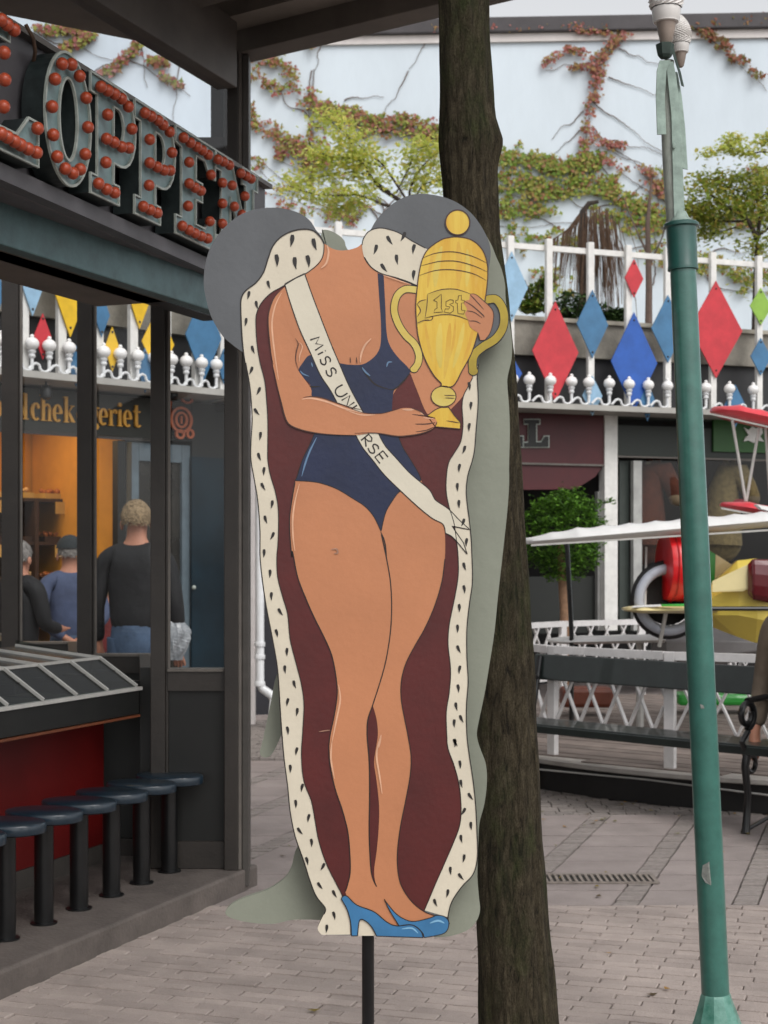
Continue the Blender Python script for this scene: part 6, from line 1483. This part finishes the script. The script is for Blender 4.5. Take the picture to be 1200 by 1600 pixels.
# ================================================================ PEOPLE
def skinned(name, chain, m, parent, sub=2, edges=None):
    """chain: dict key -> (co, radius); edges list of key pairs"""
    me = bpy.data.meshes.new(name); bm = bmesh.new(); lay_ = bm.verts.layers.skin.verify(); V_ = {}
    for i, (k, (co, r)) in enumerate(chain.items()):
        v = bm.verts.new(co); V_[k] = v; rr = r if isinstance(r, tuple) else (r, r); v[lay_].radius = rr; v[lay_].use_root = (i == 0)
    for a, c in edges: bm.edges.new((V_[a], V_[c]))
    bm.to_mesh(me); bm.free(); me.materials.append(m)
    o = bpy.data.objects.new(name, me); COL.objects.link(o); o.parent = parent
    s = o.modifiers.new('skin', 'SKIN'); s.use_smooth_shade = True
    u = o.modifiers.new('sub', 'SUBSURF'); u.levels = u.render_levels = sub
    return o
def person(loc, rz, label, h, skin, shirt, trous, hair, hairlen=1.0, cap=None, pose='back', seated=False, shoe=None, legx=0):
    t = thing('person', label, 'person', loc, rz=rz); k = h/1.75
    S_ = lambda x, y, z: Vector((x*k, y*k, z*k))   # local, facing +y
    hip = .93; hy = 0
    bod = {'pelvis': (S_(0, 0, .95), .11*k), 'waist': (S_(0, 0, 1.08), .11*k), 'chest': (S_(0, 0, 1.30), (.14*k, .10*k)), 'neckb': (S_(0, -.01, 1.45), .065*k), 'neck': (S_(0, .0, 1.53), .055*k), 'head': (S_(0, .015, 1.61), .088*k), 'crown': (S_(0, .01, 1.68), .072*k), 'chin': (S_(0, .07, 1.57), .04*k)}
    E_ = [('pelvis', 'waist'), ('waist', 'chest'), ('chest', 'neckb'), ('neckb', 'neck'), ('neck', 'head'), ('head', 'crown'), ('head', 'chin')]
    jac = {'j0': (S_(0, 0, .88), (.18*k, .14*k)), 'j1': (S_(0, 0, 1.10), (.185*k, .14*k)), 'j2': (S_(0, -.005, 1.32), (.205*k, .13*k)), 'j3': (S_(0, -.01, 1.46), (.11*k, .09*k)), 'j4': (S_(0, -.005, 1.525), .075*k)}
    JE = [('j0', 'j1'), ('j1', 'j2'), ('j2', 'j3'), ('j3', 'j4')]
    tr = {'t0': (S_(0, 0, .96), (.145*k, .11*k))}; TE = []
    for s, sd_ in ((-1, 'L'), (1, 'R')):
        if seated: kn_ = S_(s*.12+legx, .42, .50); ft = S_(s*.12+legx, .40, .08); toe = S_(s*.12+legx, .55, .04); hp = S_(s*.09+legx*.3, .02, .52)
        else: kn_ = S_(s*.11, .02, .50); ft = S_(s*.12, -.01, .08); toe = S_(s*.14, .14, .035); hp = S_(s*.09, 0, .88)
        sho = S_(s*.195, -.01, 1.41)
        if pose == 'behind': el = S_(s*.27, -.10, 1.14); wr = S_(s*.07, -.19, .97); hd = S_(s*.02, -.19, .94)
        elif pose == 'front': el = S_(s*.25, .02, 1.12); wr = S_(s*.20, .24, 1.08); hd = S_(s*.17, .31, 1.08)
        else: el = S_(s*.26, -.03, 1.11); wr = S_(s*.265, .05, .88); hd = S_(s*.26, .07, .80)
        bod.update({'sh'+sd_: (sho, .055*k), 'el'+sd_: (el, .04*k), 'wr'+sd_: (wr, .028*k), 'hd'+sd_: (hd, (.045*k, .022*k)), 'hip'+sd_: (hp, .085*k), 'kn'+sd_: (kn_, .055*k), 'an'+sd_: (ft, .04*k), 'toe'+sd_: (toe, .035*k)})
        E_ += [('neckb', 'sh'+sd_), ('sh'+sd_, 'el'+sd_), ('el'+sd_, 'wr'+sd_), ('wr'+sd_, 'hd'+sd_), ('pelvis', 'hip'+sd_), ('hip'+sd_, 'kn'+sd_), ('kn'+sd_, 'an'+sd_), ('an'+sd_, 'toe'+sd_)]
        dirf = (hd-wr).normalized(); side = Vector((1, 0, 0))
        for f in range(4):
            off = S_((f-1.5)*.02, .0, 0); n1 = f'f{sd_}{f}'; n2 = n1+'b'
            bod[n1] = (hd+dirf*.045*k+off, .011*k); bod[n2] = (hd+dirf*(.085-.006*abs(f-1.4))*k+off+S_(0, .015, 0), .009*k); E_ += [('hd'+sd_, n1), (n1, n2)]
        bod['th'+sd_] = (hd+dirf*.03*k+S_(-s*.045, .015, 0), .011*k); E_.append(('hd'+sd_, 'th'+sd_))
        jac.update({'js'+sd_: (sho, (.078*k, .075*k)), 'je'+sd_: (el, .062*k), 'jw'+sd_: (wr, .046*k)}); JE += [('j3', 'js'+sd_), ('js'+sd_, 'je'+sd_), ('je'+sd_, 'jw'+sd_)]
        tr.update({'th'+sd_: (hp, .105*k), 'tk'+sd_: (kn_, .078*k), 'ta'+sd_: (ft, .062*k)}); TE += [('t0', 'th'+sd_), ('th'+sd_, 'tk'+sd_), ('tk'+sd_, 'ta'+sd_)]
    if seated:
        for d in (bod, jac, tr):
            for kk, (co, r) in d.items():
                if not kk[:3] in ('hip', 'knL', 'knR', 'anL', 'anR', 'toe') and not (d is tr and kk != 't0'): d[kk] = (co-Vector((0, 0, .43*k)), r)
    skinned('body', bod, skin, t, 2, E_); skinned('jacket', jac, shirt, t, 2, JE); tb = MB(); dz_ = Vector((0, 0, -.43*k if seated else 0)); n_ = 20
    z0_ = [(.80, .150, .115), (.88, .168, .13), (.96, .160, .125), (1.03, .150, .115)]; vs = []; fs = []
    for zz_, rx_, ry_ in z0_: vs += [S_(rx_*math.cos(2*math.pi*q/n_), ry_*math.sin(2*math.pi*q/n_), zz_)+dz_ for q in range(n_)]
    for i in range(3):
        for j in range(n_): fs.append((i*n_+j, i*n_+(j+1) % n_, (i+1)*n_+(j+1) % n_, (i+1)*n_+j))
    fs += [tuple(range(n_)), tuple(3*n_+j for j in range(n_))]
    tb.add(vs, fs)
    for sd_ in 'LR':
        hp_, kn_, an_ = [Vector(tr[q+sd_][0]) for q in ('th', 'tk', 'ta')]
        tb.tube([hp_+Vector((0, 0, .03)), hp_.lerp(kn_, .4), kn_.lerp(hp_, .1), kn_, kn_.lerp(an_, .5), an_-Vector((0, 0, .02))], [.098*k, .092*k, .076*k, .072*k, .066*k, .068*k], 16)
    tb.build('trousers', trous, t, True, smooth=True, angle=70)
    dz = -.43*k if seated else 0
    hc = S_(0, .0, 1.665)+Vector((0, 0, dz))
    hb_ = MB(); n = 18; m_ = 10; vs = []; fs = []
    for i in range(m_+1):
        for j in range(n):
            th = math.pi*(.60+.02*math.sin(j*2.3))*i/m_; ph = 2*math.pi*j/n
            if hairlen and math.sin(ph) > .35: th *= .72
            r = (.104+.003*math.sin(j*3+i*2))*k
            vs.append(hc+Vector((r*.92*math.sin(th)*math.cos(ph), r*1.08*math.sin(th)*math.sin(ph), r*1.12*math.cos(th))))
    for i in range(m_):
        for j in range(n): fs.append((i*n+j, i*n+(j+1) % n, (i+1)*n+(j+1) % n, (i+1)*n+j))
    hb_.add(vs, fs).build('hair', hair, t, True, smooth=True, angle=80)
    if hairlen:
        hb2 = MB()
        for q in range(700):
            ph = VR.uniform(0, 2*math.pi); th = math.pi*(.60 if math.sin(ph) <= .3 else .44)*math.sqrt(VR.random())*1.06
            if cap and th < math.pi*.42: continue
            d = Vector((.92*math.sin(th)*math.cos(ph), 1.08*math.sin(th)*math.sin(ph), 1.12*math.cos(th)))
            p = hc+d*.103*k; t_ = (Vector((0, 0, -1))+d*1.1+Vector((VR.uniform(-.5, .5), VR.uniform(-.3, .3), VR.uniform(-.2, .3)))).normalized()
            w_ = t_.cross(d).normalized()*.005*k; L_ = VR.uniform(.006, .013)*k
            hb2.add([p-w_, p+w_, p+t_*L_], [(0, 1, 2)])
        oo = hb2.build('hair_tufts', hair, t, True); oo['kind'] = 'stuff'
    for s in (-1, 1):
        MB().ball(hc+S_(s*.098, .01, -.045), .026*k, (.4, .8, 1.25), 10, 8).build('ear', skin, t, True, smooth=True)
        MB().ball(hc+S_(s*.035, .088, -.035), .011*k, (1, .6, .7), 10, 8).build('eye', M_tyre, t, True, smooth=True)
        a = S_(0, 0, 0)
        pt = tuple(bod['an'+('L' if s < 0 else 'R')][0]); MB().ball(Vector(pt)+S_(s*.01, .06, -.03), .05*k, (.95, 2.5, .9), 14, 8).build('shoe', shoe or M_tyre, t, True, smooth=True)
    MB().ball(hc+S_(0, .105, -.06), .016*k, (.8, 1.1, 1.4), 10, 8).build('nose', skin, t, True, smooth=True)
    MB().ball(hc+S_(0, .085, -.105), .018*k, (1.4, .5, .35), 10, 6).build('mouth', mat('lip', '#8a4a40', .6), t, True, smooth=True)
    if cap:
        vs = []; fs = []
        for i in range(9):
            for j in range(n):
                th = math.pi*.47*i/8; ph = 2*math.pi*j/n; r = .117*k
                vs.append(hc+Vector((r*.95*math.sin(th)*math.cos(ph), r*1.08*math.sin(th)*math.sin(ph), .012+r*1.05*math.cos(th))))
        for i in range(8):
            for j in range(n): fs.append((i*n+j, i*n+(j+1) % n, (i+1)*n+(j+1) % n, (i+1)*n+j))
        MB().add(vs, fs).build('cap', cap, t, True, smooth=True, angle=80)
        MB().slab([hc+S_(.09*math.cos(a_), .08+.11*math.sin(a_), .03) for a_ in [math.pi*i/8 for i in range(9)]], (0, 0, .006)).build('cap_peak', cap, t, True)
    return t
m_blk = mat('black_jacket', '#121316', .75, .2, 6, 1.0, 9); m_bl = mat('grey_blue_shirt', '#444e68', .85, .12, 6, 1.0, 10); m_jn = mat('blue_jeans', '#4a5c74', .85, .15, 12, .3, 30); m_dk = mat('dark_trousers', '#2a2a30', .85, .15, 12)
hr_b = mat('fair_hair', '#8f7a5c', .8, .2, 60, .8, 120); hr_g = mat('grey_hair', '#8a8580', .8, .2, 60, .8, 120)
XY = lambda x, Y: ((x-600)*Y/FP, Y, 0)
person(XY(213, 10.3), R(-8), 'tall fair-haired man in a black jacket and jeans seen from behind, at the shop window', 1.86, M_skin, m_blk, m_jn, hr_b)
person(XY(109, 11.6), R(22), 'shorter man in a dark cap and grey-blue shirt with hands behind his back', 1.63, M_skin, m_bl, m_jn, hr_g, cap=mat('cap_cloth', '#23282a', .9, .1, 20), pose='behind')
person(XY(30, 11.0), R(-30), 'person in a dark puffy jacket half hidden by the left kiosk post', 1.60, M_skin, m_blk, m_dk, hr_g, pose='front')
person(XY(163, 12.6), R(10), 'small person in a dark red top between the two men', 1.30, M_skin, mat('dark_red_top', '#5a1c1c', .85, .15, 6), m_dk, hr_b, pose='front')
# carrier bag held by the tall man
bg_t = tag(MB().build('carrier_bag', M_skin) if False else bpy.data.objects.new('carrier_bag', None), 'crumpled silvery plastic bag hanging from the tall man\'s hand', 'bag'); COL.objects.link(bg_t); bx, by, _ = XY(272, 10.25)
bg_t.location = (bx, by, .82)
vs = []; fs = []; n = 20; m_ = 14
for i in range(m_+1):
    for j in range(n):
        f = i/m_; r = .02+.085*math.sin(math.pi*min(.96, f**.7)*.9); a = 2*math.pi*j/n; r *= 1+.12*math.sin(j*1.9+i*.5)+.06*math.sin(j*4.1-i)
        vs.append((r*math.cos(a), r*.6*math.sin(a), .28*(1-f)))
for i in range(m_):
    for j in range(n): fs.append((i*n+j, i*n+(j+1) % n, (i+1)*n+(j+1) % n, (i+1)*n+j))
fs.append(tuple(m_*n+j for j in range(n)))
MB().add(vs, fs).build('bag', mat('bag_plastic', '#5c6064', .3, .6, 14, coat=.3, col2='#a8acb0'), bg_t, True)
MB().tube([(0, 0, .27), (-.03, 0, .33), (-.04, 0, .36)], .006, 6).build('handle', M_whitep, bg_t, True)
# seated person at the right edge (only the sleeve shows)
ps = Bp(-.20, .27, .05)
person((ps.x, ps.y, .06), math.atan2(-BN.y, -BN.x)-R(90), 'person seated on the bench at the right edge, only a beige-brown sleeve showing', 1.92, M_skin, mat('beige_jacket', '#6f6254', .9, .12, 8, .8, 20), m_dk, hr_g, seated=True, pose='down', legx=-.34)
